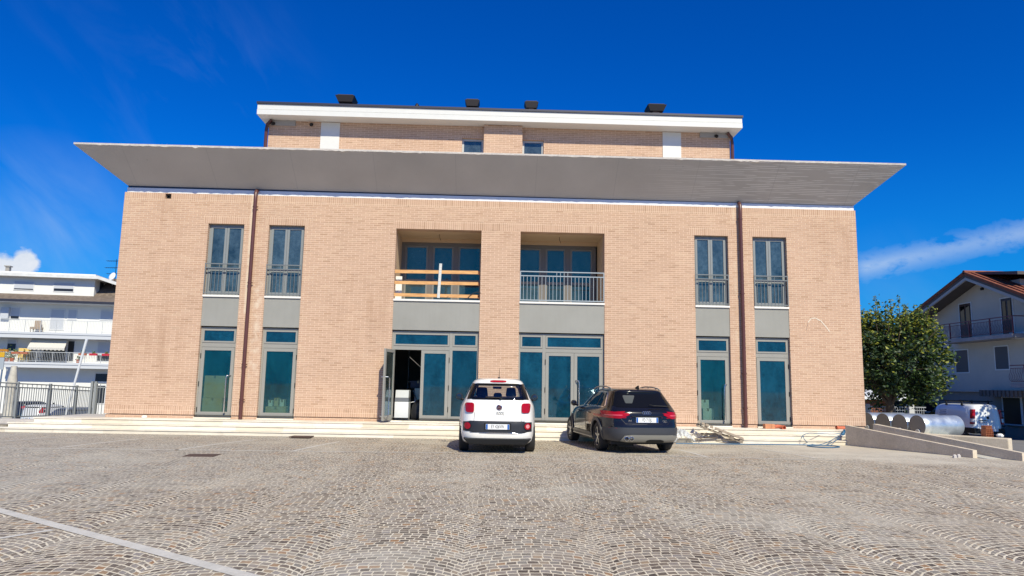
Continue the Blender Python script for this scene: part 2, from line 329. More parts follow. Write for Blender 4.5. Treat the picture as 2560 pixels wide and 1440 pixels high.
# ------------------------------------------------------------------ mesh helper
ORG = {}
class M:
    def __init__(s): s.v = []; s.f = []; s.k = []
    def poly(s, pts, m=0):
        b = len(s.v); s.v += [tuple(p) for p in pts]; s.f.append(tuple(range(b, b + len(pts)))); s.k.append(m); return s
    def hexa(s, p, m=0):                    # 8 points: bottom 4 ccw, top 4 ccw
        b = len(s.v); s.v += [tuple(q) for q in p]
        for f in ((3, 2, 1, 0), (4, 5, 6, 7), (0, 1, 5, 4), (1, 2, 6, 5), (2, 3, 7, 6), (3, 0, 4, 7)): s.f.append(tuple(b + i for i in f)); s.k.append(m)
        return s
    def box(s, x0, x1, y0, y1, z0, z1, m=0):
        return s.hexa([(x0, y0, z0), (x1, y0, z0), (x1, y1, z0), (x0, y1, z0), (x0, y0, z1), (x1, y0, z1), (x1, y1, z1), (x0, y1, z1)], m)
    def bar(s, a, b, w, h, m=0, up=(0, 0, 1)):
        a, b = Vector(a), Vector(b); d = (b - a).normalized(); u = Vector(up)
        if abs(d.dot(u)) > .95: u = Vector((0, 1, 0))
        r = d.cross(u).normalized() * (w / 2); t = r.cross(d).normalized() * (h / 2)
        return s.hexa([a - r - t, a + r - t, b + r - t, b - r - t, a - r + t, a + r + t, b + r + t, b - r + t], m)
    def tube(s, pts, r, n=8, m=0, cap=True, radii=None):
        pts = [Vector(p) for p in pts]; rings = []; pu = None
        for i, p in enumerate(pts):
            d = (pts[min(i + 1, len(pts) - 1)] - pts[max(i - 1, 0)]).normalized()
            if pu is None: pu = Vector((0, 0, 1)) if abs(d.z) < .9 else Vector((1, 0, 0))
            a = d.cross(pu).normalized(); pu = a.cross(d).normalized()
            rr = radii[i] if radii else r
            b = len(s.v); s.v += [tuple(p + (a * math.cos(2 * math.pi * j / n) + pu * math.sin(2 * math.pi * j / n)) * rr) for j in range(n)]; rings.append(b)
        for q, w in zip(rings, rings[1:]):
            for j in range(n): s.f.append((q + j, q + (j + 1) % n, w + (j + 1) % n, w + j)); s.k.append(m)
        if cap:
            s.f.append(tuple(rings[0] + j for j in range(n))[::-1]); s.k.append(m)
            s.f.append(tuple(rings[-1] + j for j in range(n))); s.k.append(m)
        return s
    def lathe(s, prof, c, ax, n=24, m=0):   # prof: (radius, along)
        c, ax = Vector(c), Vector(ax).normalized(); u = ax.orthogonal().normalized(); w = ax.cross(u); rings = []
        for r, a in prof:
            b = len(s.v); s.v += [tuple(c + ax * a + (u * math.cos(2 * math.pi * j / n) + w * math.sin(2 * math.pi * j / n)) * max(r, 1e-4)) for j in range(n)]; rings.append(b)
        for q, t in zip(rings, rings[1:]):
            for j in range(n): s.f.append((q + j, q + (j + 1) % n, t + (j + 1) % n, t + j)); s.k.append(m)
        return s
    def frame(s, x0, x1, z0, z1, y0, y1, w, m=0, b=None):
        b = w if b is None else b
        s.box(x0, x0 + w, y0, y1, z0, z1, m); s.box(x1 - w, x1, y0, y1, z0, z1, m)
        s.box(x0 + w, x1 - w, y0, y1, z1 - w, z1, m); s.box(x0 + w, x1 - w, y0, y1, z0, z0 + b, m); return s
    def build(s, name, mats, parent=None, smooth=False, local=False, bevel=0):
        if not isinstance(mats, (list, tuple)): mats = [mats]
        me = bpy.data.meshes.new(name); o = Vector((0, 0, 0))
        if parent is not None and not local: o = ORG.get(parent.name, o)
        me.from_pydata([(v[0] - o.x, v[1] - o.y, v[2] - o.z) for v in s.v], [], s.f)
        for m in mats: me.materials.append(m)
        me.polygons.foreach_set('material_index', s.k)
        bm = bmesh.new(); bm.from_mesh(me); bmesh.ops.recalc_face_normals(bm, faces=bm.faces[:]) if not getattr(s, 'keep', False) else None
        bm.to_mesh(me); bm.free()
        if smooth: me.polygons.foreach_set('use_smooth', [True] * len(me.polygons))
        ob = bpy.data.objects.new(name, me); COL.objects.link(ob)
        if parent is not None: ob.parent = parent; ORG[ob.name] = o
        if smooth and smooth != 'all':
            try: me.set_sharp_from_angle(angle=R_(smooth if smooth is not True else 40))
            except Exception: pass
        if bevel:
            bv = ob.modifiers.new('bevel', 'BEVEL'); bv.width = bevel; bv.segments = 2; bv.limit_method = 'ANGLE'
        return ob
def tag(o, label=None, cat=None, group=None, kind=None):
    if label: o['label'] = label
    if cat: o['category'] = cat
    if group: o['group'] = group
    if kind: o['kind'] = kind
    return o
def thing(name, label, cat, loc, group=None, rz=0):
    o = bpy.data.objects.new(name, None); COL.objects.link(o); o.location = loc; o.rotation_euler = (0, 0, rz)
    o.empty_display_size = .2; ORG[o.name] = Vector(loc); return tag(o, label, cat, group)
def dup(root, loc, rz=None, label=None):
    r = root.copy(); COL.objects.link(r); r.location = loc
    if rz is not None: r.rotation_euler = (0, 0, rz)
    if label: r['label'] = label
    for ch in root.children:
        c = ch.copy(); COL.objects.link(c); c.parent = r
        for g in ch.children:
            d = g.copy(); COL.objects.link(d); d.parent = c
    return r
def text(name, s, size, mtx, m, parent, depth=.002, align='CENTER', sx=1.0, shear=0):
    cu = bpy.data.curves.new(name, 'FONT'); cu.body = s; cu.size = size; cu.align_x = align; cu.align_y = 'CENTER'; cu.extrude = depth; cu.shear = shear;  cu.resolution_u = 3
    to = bpy.data.objects.new(name, cu); COL.objects.link(to)
    me = bpy.data.meshes.new_from_object(to.evaluated_get(bpy.context.evaluated_depsgraph_get()))
    bpy.data.objects.remove(to)
    me.transform(mtx @ Matrix.Diagonal((sx, 1, 1, 1))); me.materials.clear(); me.materials.append(m)
    o = bpy.data.objects.new(name, me); COL.objects.link(o); o.parent = parent; ORG[o.name] = ORG.get(parent.name, Vector()); return o
FRONT = Matrix(((1, 0, 0, 0), (0, 0, -1, 0), (0, 1, 0, 0), (0, 0, 0, 1)))   # text in XY -> facing -Y
# ------------------------------------------------------------------ ground
def hz(x, y):
    if y < -1.4:
        t = min(1, max(0, (-1.4 - y) / 4)); t = t * t * (3 - 2 * t); z = .03 + .05 * t
    else: z = .03
    if x > 12.6: z -= .07 * min(6, x - 12.6) * min(1, max(0, (y + 6) / 5))
    if x > 11 and y > 1: z -= .03 * min(18, y - 1)
    if x < -15.05 and y > -1: z -= 2.0 * min(1, max(0, (y + 1) / 9))
    elif x < -11.7 and y > 2.5: z -= 2.0 * min(1, (y - 2.5) / 8)
    return max(z, -2.3)
def ground():
    xs = [-700, -300, -120, -60, -40, -28, -22, -18, -15.2, -15.0, -13, -11.7, -11.0, -6, 0, 6, 10.6, 11.2, 12.6, 14, 16, 18.6, 24, 32, 45, 70, 120, 300, 700]
    ys = [-300, -80, -40, -25, -12, -8, -5.4, -4.6, -3.9, -3.2, -2.5, -1.9, -1.4, -.9, .2, 1, 2.5, 4, 6, 8, 10.5, 14, 19, 26, 40, 60, 100, 200, 450, 900]
    def sheet(name, xs, ys, dz, m):
        b = M(); n = len(xs)
        b.v = [(x, y, hz(x, y) + dz) for y in ys for x in xs]
        for j in range(len(ys) - 1):
            for i in range(n - 1): b.f.append((j * n + i, j * n + i + 1, (j + 1) * n + i + 1, (j + 1) * n + i)); b.k.append(0)
        o = b.build(name, m, smooth='all'); tag(o, kind='structure'); return o
    sheet('ground', xs, ys, -.02, asphalt)
    sheet('piazza_paving', [x for x in xs if -40 <= x <= 24], [y for y in ys if -40 <= y <= -.9], 0, cobble)
    # pale strips set into the cobbles
    def strip(a, b, w, z=.086):
        a, b = Vector(a), Vector(b); a.z = b.z = 0; d = (b - a); L = d.length; d.normalize(); n = Vector((-d.y, d.x, 0)) * (w / 2); q = M(); K = max(1, int(L / .7))
        pts = []
        for i in range(K + 1):
            p = a + d * (L * i / K)
            for s_ in (-1, 1):
                r = p + n * s_; q.v.append((r.x, r.y, hz(r.x, r.y) + .004))
        for i in range(K): q.f.append((2 * i, 2 * i + 1, 2 * i + 3, 2 * i + 2)); q.k.append(0)
        o = q.build('bay_marking', marking); tag(o, kind='structure')
    G = lambda px, py: at(px, py, z=.075)
    strip(G(-60, 1262), G(640, 1448), .13)
    strip(G(-40, 1354), G(130, 1327), .07)
    strip(G(-80, 1120), G(860, 1130), .09); strip(G(860, 1130), G(1130, 1133), .07)
    for a, b in (((150, 1120), (345, 1096)), ((440, 1126), (640, 1096)), ((735, 1128), (850, 1102)), ((1770, 1144), (1698, 1124)), ((2042, 1147), (1868, 1115)), ((0, 1104), (150, 1090))): strip(G(*a), G(*b), .085)
    strip(G(1640, 1140), G(2100, 1152), .08)
    for pts, lab in (([(455, 1142), (475, 1136), (555, 1136), (533, 1143)], 'rusty square manhole cover, the larger one nearer the camera'), ([(722, 1092), (735, 1089.5), (785, 1090), (774, 1093)], 'small rusty manhole cover close to the steps')):
        P = [G(*p) for p in pts]; m = M(); m.hexa([Vector((p.x, p.y, p.z - .02)) for p in P] + [Vector((p.x, p.y, p.z + .01)) for p in P])
        tag(m.build('manhole_cover', rust), lab, 'manhole cover')
ground()
def steps():
    m = M(); X0, X1 = -13.3, 10.5
    NZ = ((.15, -1.36, -14.6, 10.75), (.28, -1.03, -13.65, 10.5), (.41, -.70, -13.15, 10.95))
    for i, (z, y, a, b) in enumerate(NZ):
        yb = 1.6 if i == 2 else -.35 + .33 * (i - 1)
        y2 = NZ[i + 1][1] + .06 if i < 2 else .25
        m.box(a, b, y + .025, y2, z - .16, z - .032, 0)      # riser
        m.box(a - .02, b + .02, y, y2 + .02, z - .03, z, 0)   # tread with a nosing
    o = m.build('entrance_steps', stone, bevel=.006)
    tag(o, 'pale travertine steps running along the whole front of the brick building', 'steps')
    m = M(); m.box(-13.1, -11.7, .28, 1.9, .2, .405); tag(m.build('landing_slab', conc_edge, bevel=.01), 'pale landing slab between the left corner of the building and the railing', 'slab')
    m = M(); m.box(-14.9, -13.2, -.6, -.1, .2, .33); tag(m.build('landing_slab', conc_edge, bevel=.01), 'pale slab lying past the left end of the top step', 'slab')
    m = M(); m.box(-15.3, -13.72, -.95, -.6, -.02, .20)
    tag(m.build('rough_kerb', mat('rubble', rough=.95, fn=concrete_fn((.15, .13, .10), (.3, .27, .22), 5)), bevel=.02), 'rough dark masonry stub at the far left end of the steps', 'kerb')
steps()
# ------------------------------------------------------------------ brick building
ZB, ZD, ZS, ZW, ZL, ZT = .454, 3.176, 4.12, 6.407, 6.39, 7.345
XL, XR = -11.54, 11.645
STR = [(-8.887, -7.775), (-7.009, -5.899), (6.394, 7.476), (8.263, 9.361)]
LOG = [(-3.046, -.367), (.867, 3.528)]
bld = thing('brick_building', 'long two storey brick building with a flared grey concrete canopy and white edged top storey', 'building', (.05, 6, .41))
def wallgrid(m, x0, x1, z0, z1, y0, th, ops, bands):
    xs = sorted({x0, x1, *[a for o in ops + bands for a in o[:2]]}); zs = sorted({z0, z1, *[a for o in ops + bands for a in o[2:4]]})
    xs = [x for x in xs if x0 <= x <= x1]; zs = [z for z in zs if z0 <= z <= z1]
    ins = lambda r, x, z: r[0] < x < r[1] and r[2] < z < r[3]
    for a, b in zip(xs, xs[1:]):
        for c, d in zip(zs, zs[1:]):
            x, z = (a + b) / 2, (c + d) / 2
            if any(ins(o, x, z) for o in ops): continue
            k = 1 if any(ins(o, x, z) for o in bands) else 0
            m.poly([(a, y0, c), (b, y0, c), (b, y0, d), (a, y0, d)], k); m.poly([(a, y0 + th, c), (a, y0 + th, d), (b, y0 + th, d), (b, y0 + th, c)], 0)
    for a, b, c, d in ops:
        for q in ([(a, y0, c), (a, y0, d), (a, y0 + th, d), (a, y0 + th, c)], [(b, y0, c), (b, y0 + th, c), (b, y0 + th, d), (b, y0, d)], [(a, y0, d), (b, y0, d), (b, y0 + th, d), (a, y0 + th, d)]): m.poly(q, 0)
        m.poly([(a, y0, c), (a, y0 + th, c), (b, y0 + th, c), (b, y0, c)], 0)
    m.poly([(x0, y0, z1), (x1, y0, z1), (x1, y0 + th, z1), (x0, y0 + th, z1)]); m.poly([(x0, y0, z0), (x0, y0 + th, z0), (x1, y0 + th, z0), (x1, y0, z0)])
DEP = 13.0
VX0, VX1, VZ0, VZ1 = -10.285, -10.105, 7.165, 7.322
def main_walls():
    m = M(); m.keep = False
    ops = [(a, b, .52, ZW) for a, b in STR] + [(a, b, .52, ZL) for a, b in LOG] + [(VX0, VX1, VZ0, VZ1)]
    bands = [(a - .16, b + .16, ZW, ZW + .26) for a, b in STR] + [(LOG[0][0] - .1, LOG[1][1] + .1, ZL, ZL + .27), (XL, XR, .52, .77), (XL, XR, 7.10, ZT)]
    wallgrid(m, XL, XR, .52, ZT, 0, .35, ops, bands)
    # side and back walls
    m.box(XL, XL + .35, .35, DEP, .3, ZT); m.box(XR - .35, XR, .35, DEP, .3, ZT); m.box(XL + .35, XR - .35, DEP - .35, DEP, .3, ZT)
    m.build('wall', [brick, soldier], bld)
    p = M(); e = [XL + .03] + [v for a, b in (STR[:2] + LOG + STR[2:]) for v in (a, b)] + [XR - .03]
    for a, b in zip(e[::2], e[1::2]): p.box(a, b, .035, .33, .30, .505)
    p.build('plinth', brick, bld)
    v = M(); v.box(VX0 + .004, VX1 - .004, .12, .14, VZ0 + .004, VZ1 - .004); v.lathe([(.05, 0), (.05, .09), (.04, .09), (.04, .01), (0, .01)], (-10.19, .11, 7.235), (0, -1, 0), 12)
    v.build('vent', dark, bld)
    v = M(); v.tube([(XL - .02, .35, 7.1), (XL - .06, .32, 7.02), (XL - .06, .32, 6.9)], .05, 8); v.tube([(XR + .02, .35, 7.1), (XR + .05, .32, 7.02), (XR + .05, .32, 6.9)], .045, 8)
    v.build('side_light', black_pl, bld)
    # floor slabs, rooms behind the glass
    r = M(); r.box(XL + .36, XR - .36, .5, 6, ZB - .15, ZB - .004); r.box(XL + .36, XR - .36, .52, 6, 3.25, 4.05); r.box(XL + .36, XR - .36, 6, 6.1, .4, 7.3); r.box(XL + .36, XR - .36, .4, 6, 7.31, 7.34)
    for x in (-5.0, 5.0): r.box(x - .06, x + .06, .52, 5.98, ZB, 3.24)
    for x in (-4.2, 4.6, .25): r.box(x - .06, x + .06, .52, 5.98, 4.06, 7.3)
    r.build('interior_room', room, bld)
    c = M()
    pts = [(2016, 826), (2020, 806), (2028, 796), (2038, 795), (2052, 802), (2066, 818), (2074, 829)]
    P = [at(*q, y=-.004) for q in pts]
    for a, b in zip(P, P[1:]): c.bar(a, b, .003, .035, 0, (0, 0, 1))
    c.build('chalk_mark', mat('chalk', (.68, .58, .47), .9), bld)
main_walls()
def canopy():
    # wedge between wall line and flared lip, mitred at both front corners
    z0l, z0r, p = 7.565, 7.51, 1.11; xl, xr = -11.49, 11.61; zt = 8.48
    m = M()
    A, B = Vector((xl, .05, z0l)), Vector((xr, .05, z0r)); Al, Bl = Vector((xl, DEP, z0l)), Vector((xr, DEP, z0r))
    C_, D_ = Vector((xl - p, -p, zt)), Vector((xr + p, -p, zt + .055)); Cl, Dl = Vector((xl - p, DEP, zt)), Vector((xr + p, DEP, zt + .055))
    N = 40
    L = lambda a, b, t: a.lerp(b, t)
    for i in range(N): m.poly([L(A, B, i / N), L(A, B, (i + 1) / N), L(C_, D_, (i + 1) / N), L(C_, D_, i / N)], 0)
    m.poly([Al, A, C_, Cl], 0); m.poly([B, Bl, Dl, D_], 0)
    u = Vector((0, 0, .055))
    rnd = random.Random(3); pr = None
    K = 260; chips = [Vector((0, rnd.uniform(-.012, .004), -max(0, rnd.gauss(-.004, .012)) - (.012 if rnd.random() < .06 else 0))) for _ in range(K + 1)]; chips[0] = chips[-1] = Vector()
    for i in range(1, K + 1):                    # slightly ragged lower arris
        a, b = L(C_, D_, (i - 1) / K), L(C_, D_, i / K); p, q = a + chips[i - 1], b + chips[i]
        m.poly([p, q, b + u, a + u], 1); m.poly([a + Vector((0, .03, 0)), b + Vector((0, .03, 0)), q, p], 1)
    m.poly([Cl, C_, C_ + u, Cl + u], 1); m.poly([D_, Dl, Dl + u, D_ + u], 1)
    m.poly([C_ + u, D_ + u, Vector((xr, 1.25, zt + .06)), Vector((xl, 1.25, zt + .06))], 1); m.poly([C_ + u, Vector((xl, 1.25, zt + .06)), Vector((xl, DEP, zt + .06)), Cl + u], 1); m.poly([D_ + u, Dl + u, Vector((xr, DEP, zt + .06)), Vector((xr, 1.25, zt + .06))], 1)
    m.poly([Vector((xl, 1.25, zt + .06)), Vector((xr, 1.25, zt + .06)), Vector((xr, DEP, zt + .06)), Vector((xl, DEP, zt + .06))], 1)
    m.build('canopy', [soffit, conc_edge], bld)
    b = M(); b.box(xl, xr, .03, .4, ZT + .004, 7.50); b.build('cornice_band', white_band, bld)
    s_ = M(); s_.hexa([(xl + .01, .055, 7.503), (xr - .01, .055, 7.503), (xr - .01, .4, 7.503), (xl + .01, .4, 7.503), (xl + .01, .055, z0l - .004), (xr - .01, .055, z0r - .004), (xr - .01, .4, z0r - .004), (xl + .01, .4, z0l - .004)])
    s_.build('shadow_gap_strip', roof_dark, bld)
canopy()
def upper():
    Y = 1.3; x0, x1 = -7.66, 8.075
    m = M(); W = [(-1.125, -.40), (.93, 1.655)]
    ops = [(a, b, 9.0, 9.87) for a, b in W]
    wallgrid(m, x0, x1, 8.2, 10.3, Y, .3, ops, [(a - .1, b + .1, 9.87, 9.94) for a, b in W])
    m.box(x0, x0 + .3, Y + .3, DEP, 8.2, 10.3); m.box(x1 - .3, x1, Y + .3, DEP, 8.2, 10.3)
    m.box(-.385, .915, Y - .2, Y - .004, 8.2, 10.29)
    m.build('upper_wall', [brick, soldier], bld)
    for a, b in ((-5.905, -5.27), (5.74, 6.375)):
        q = M(); q.box(a, b, Y - .02, Y - .004, 8.4, 10.28); q.build('white_pilaster', white_fascia, bld)
    for a, b in W:
        f = M(); f.frame(a, b, 9.0, 9.865, Y + .09, Y + .15, .065); fo = f.build('window', mat('pale_window_frame', (.45, .46, .46), .5), bld)
        g = M(); g.box(a + .06, b - .06, Y + .11, Y + .125, 9.06, 9.80); g.build('pane', glass_up, fo)
        g = M(); g.box(a, b, Y + .32, Y + .4, 9.0, 9.9); g.build('blind', dark, fo)
    # roof slab: white fascia in two courses, dark flashing, thin soffit
    rf = M(); a, b, y = -7.90, 8.325, .75
    rf.box(a, b, y, DEP + .4, 10.302, 10.47, 0); rf.box(a + .004, b - .004, y + .012, DEP + .39, 10.482, 10.66, 0); rf.box(a + .01, b - .01, y + .03, DEP + .3, 10.47, 10.482, 1)
    rf.box(a - .02, b + .02, y - .03, DEP + .42, 10.664, 10.735, 1)
    ro = rf.build('roof', [white_fascia, roof_dark], bld)
    for xa, xb, pale in ((-5.585, -4.917, 0), (-1.09, -.577, 0), (1.0, 1.49, 1), (5.335, 6.0, 1)):
        c = M(); xm = (xa + xb) / 2; w = (xb - xa) / 2; ym = 2.0; k = .36 if pale else .42
        c.box(xm - w * k, xm + w * k, ym - w * k, ym + w * k, 10.73, 11.26, 1 if pale else 0)
        b_ = w * .72; zc, zd = 11.24, 11.44
        c.hexa([(xm - b_, ym - b_, zc), (xm + b_, ym - b_, zc), (xm + b_, ym + b_, zc), (xm - b_, ym + b_, zc), (xm - w, ym - w, zd), (xm + w, ym - w, zd), (xm + w, ym + w, zd), (xm - w, ym + w, zd)], 0)
        c.box(xm - w * .8, xm + w * .8, ym - w * .8, ym + w * .8, zd + .002, zd + .05, 0)
        c.build('chimney', [mat('dark_chimney', (.035, .03, .033), .7), mat('pink_render', (.62, .45, .40), .9)], ro)
    c = M(); c.tube([(-2.78, 2, 10.73), (-2.78, 2, 11.22)], .05, 8); c.lathe([(.05, 0), (.075, .02), (.07, .08), (.03, .14), (0, .15)], (-2.78, 2, 11.2), (0, 0, 1), 10); c.build('vent_pipe', black_pl, ro)
    for x, s in ((x0, -1), (x1, 1)):
        c = M(); c.tube([(x - s * .12, Y - .12, 10.28), (x + s * .02, Y - .1, 10.12), (x + s * .055, Y - .06, 9.95), (x + s * .055, Y - .06, 8.45)], .055, 10); c.build('corner_downpipe', pipe_m, bld, True)
    c = M(); c.box(x0 + .08, x0 + .9, Y - .06, Y - .004, 10.12, 10.3); c.box(x1 - 1.05, x1 - .08, Y - .06, Y - .004, 10.12, 10.3); c.build('bracket_board', mat('grey_board', (.35, .33, .31), .8), bld)
    for x in (x0 + .12, x0 + 1.4, x1 - .55):
        c = M(); c.lathe([(.0, 0), (.06, .01), (.06, .1), (.03, .16), (0, .16)], (x + .05, Y - .06, 10.18), (0, -1, -.5), 8); c.build('spot_light', black_pl, bld)
upper()
def downpipe(x, lean):
    m = M(); m.tube([(x, .02, 7.5), (x, -.06, 7.46), (x, -.105, 7.38), (x, -.105, 7.1), (x, -.105, .42)], .058, 14)
    o = m.build('downpipe', pipe_m, bld, True)
    b = M()
    for z in (6.95, 4.55, 2.05, 1.0): b.lathe([(.059, -.02), (.066, -.02), (.066, .02), (.059, .02)], (x, -.105, z), (0, 0, 1), 14); b.box(x - .085, x + .085, -.08, -.06, z - .012, z + .012); b.box(x - .012, x + .012, -.06, .0, z - .01, z + .01)
    b.build('pipe_bracket', pipe_m, o)
downpipe(-7.452, 0); downpipe(7.857, 0)
def handle(x, y0, z0, z1, dx, par, inward=0):
    h = M(); h.tube([(x + dx, y0, z1), (x + dx * .6, y0 - .07, z1), (x + dx * .15, y0 - .10, z1 - .01), (x, y0 - .10, z1 - .07), (x, y0 - .10, z0 + .03), (x, y0 - .09, z0), (x, y0, z0 - .01)], .018, 8)
    h.build('handle', steel, par, True)
def spandrels():
    for a, b in STR + LOG:
        m = M(); m.box(a, b, .02, .30, ZD + .03, ZS - .018); m.build('spandrel_panel', panel, bld)
        s = M(); s.box(a + .002, b - .002, -.02, .34, .412, ZB - .003); s.build('threshold', stone, bld)
        s = M(); s.box(a - .004, b + .004, -.025, .3, ZS - .014, ZS + .045); s.build('window_sill', mat('white_sill', (.76, .74, .70), .6), bld)
spandrels()
def french_window(a, b):
    y = .13; z0, z1 = ZS + .05, ZW; f = M()
    f.frame(a, b, z0, z1, y, y + .07, .055); xm = (a + b) / 2
    w = .05; zt = 4.93
    for x0, x1 in ((a + .058, xm - .004), (xm + .004, b - .058)):
        f.frame(x0, x1, z0 + .058, z1 - .058, y - .015, y + .05, .065); f.box(x0 + .065, x1 - .065, y - .012, y + .045, zt, zt + .075)
    fo = f.build('french_window', alu_l, bld)
    for x0, x1 in ((a + .123, xm - .069), (xm + .069, b - .123)):
        g = M(); g.box(x0, x1, y + .01, y + .025, z0 + .12, zt); g.box(x0, x1, y + .01, y + .025, zt + .075, z1 - .12); g.build('pane', glass_up, fo)
    g = M(); g.box(a, b, y + .30, y + .32, z0, z1); g.build('curtain', mat('room_curtain', (.16, .2, .22), .9), fo)
    railing(a, b, -.02, z0 + .03, 5.15, 10)
def railing(a, b, y, z0, zt, n, wide=False):
    r = M(); zl = zt - .135; t = .012 if not wide else .014
    r.box(a + .005, b - .005, y - .015, y + .015, zt - .03, zt); r.box(a + .005, b - .005, y - .015, y + .015, zl - .03, zl); r.box(a + .005, b - .005, y - .015, y + .015, z0, z0 + .03)
    for x in (a + .02, b - .02): r.box(x - .014, x + .014, y - .012, y + .012, z0 + .03, zl - .03); r.box(x - .014, x + .014, y - .012, y + .012, zl, zt - .03)
    for i in range(1, n): x = a + (b - a) * i / n; r.box(x - t / 2, x + t / 2, y - t / 2, y + t / 2, z0 + .03, zl - .03)
    k = n // 2
    for i in ((k - 1, k, k + 1) if n % 2 == 0 else (k - 1, k, k + 1, k + 2)): x = a + (b - a) * i / n; r.box(x - t / 2, x + t / 2, y - t / 2, y + t / 2, zl, zt - .03)
    r.build('balcony_railing', rail_m if wide else mat('grey_railing', (.17, .185, .19), .45), bld)
def shop_door(a, b, hside, gl):
    y = .10; f = M(); f.frame(a, b, ZB, ZD, y, y + .07, .05, 0, .001)
    f.box(a + .05, b - .05, y, y + .07, 2.57, 2.70); f.frame(a + .055, b - .055, 2.705, ZD - .055, y - .015, y + .05, .05)
    lx0, lx1 = a + .058, b - .058
    f.frame(lx0, lx1, ZB + .012, 2.562, y - .012, y + .05, .095, 0, .15)
    for x in (a + .16, b - .16): f.lathe([(0, -.003), (.014, -.003), (.014, 0)], (x, y, 2.635), (0, 1, 0), 8)
    fo = f.build('shop_door', alu, bld)
    g = M(); g.box(lx0 + .095, lx1 - .095, y + .01, y + .026, ZB + .162, 2.467); g.build('pane', gl, fo)
    g = M(); g.box(a + .105, b - .105, y + .01, y + .026, 2.755, ZD - .105); g.build('pane', glass_low, fo)
    h = M(); xh = lx0 - .012 if hside > 0 else lx1 + .012
    for z in (.68, 1.45, 2.3): h.tube([(xh, y - .02, z - .07), (xh, y - .02, z + .07)], .012, 6)
    h.build('hinge', black_pl, fo)
    if hside: handle((lx1 - .16) if hside > 0 else lx0 + .16, y - .012, .60, 1.71, .10 * hside, fo)
for i, (a, b) in enumerate(STR):
    french_window(a, b); shop_door(a, b, (1, -1, 1, -1)[i], (glass_door, glass_door, glass_door, glass_low)[i])
for o in [o for o in COL.objects if o.name.startswith('handle')]:
    if o.name in ('handle.001', 'handle.003'): bpy.data.objects.remove(o)
def loggia(a, b, flip):
    d = 1.5; m = M(); z0, z1 = ZS + .01, ZL
    for x0, x1 in ((a - .12, a - .003), (b + .003, b + .12)): m.box(x0, x1, .352, d + .2, z0, z1 + .1)
    m.box(a - .003, b + .003, .352, d + .2, z1 + .004, z1 + .1)
    m.box(a - .003, b + .003, d, d + .2, 6.27, z1 + .003)
    m.build('loggia_wall', cream, bld)
    fl = M(); fl.box(a, b, .30, d, ZS - .05, ZS + .03); fl.build('loggia_floor', conc_edge, bld)
    # glazing on the back wall: wide dark frame, three leaves
    x0, x1 = (a + .0, b + .10) if not flip else (a - .10, b - .05)
    zt = 6.265; f = M(); y = d
    f.frame(x0, x1, z0 + .03, zt, y + .02, y + .1, .11); L = (x1 - x0 - .11 * 2) / 3
    for i in (1, 2): f.box(x0 + .11 + L * i - .08, x0 + .11 + L * i + .08, y + .02, y + .1, z0 + .14, zt - .11)
    fo = f.build('loggia_window', mat('brown_grey_aluminium', (.16, .145, .13), .45), bld)
    for i in range(3):
        q0, q1 = x0 + .11 + L * i + (.08 if i else 0), x0 + .11 + L * (i + 1) - (.08 if i < 2 else 0)
        s = M(); s.frame(q0 + .004, q1 - .004, z0 + .144, zt - .114, y + .03, y + .085, .055); s.box(q0 + .06, q1 - .06, y + .032, y + .08, 4.93, 5.02); s.build('sash', mat('dull_aluminium', (.22, .21, .19), .45), fo)
        g = M(); g.box(q0 + .06, q1 - .06, y + .05, y + .065, z0 + .2, 4.93); g.box(q0 + .06, q1 - .06, y + .05, y + .065, 5.02, zt - .17); g.build('pane', glass_log, fo)
    w = M(); w.tube([(a + 1.3, .75, z1 + .004), (a + 1.31, .75, z1 - .1), (a + 1.35, .74, z1 - .2)], .008, 6); w.build('ceiling_wire', black_pl, bld)
loggia(*LOG[0], False); loggia(*LOG[1], True)
railing(LOG[1][0], LOG[1][1], .01, ZS + .08, 5.13, 23, True)
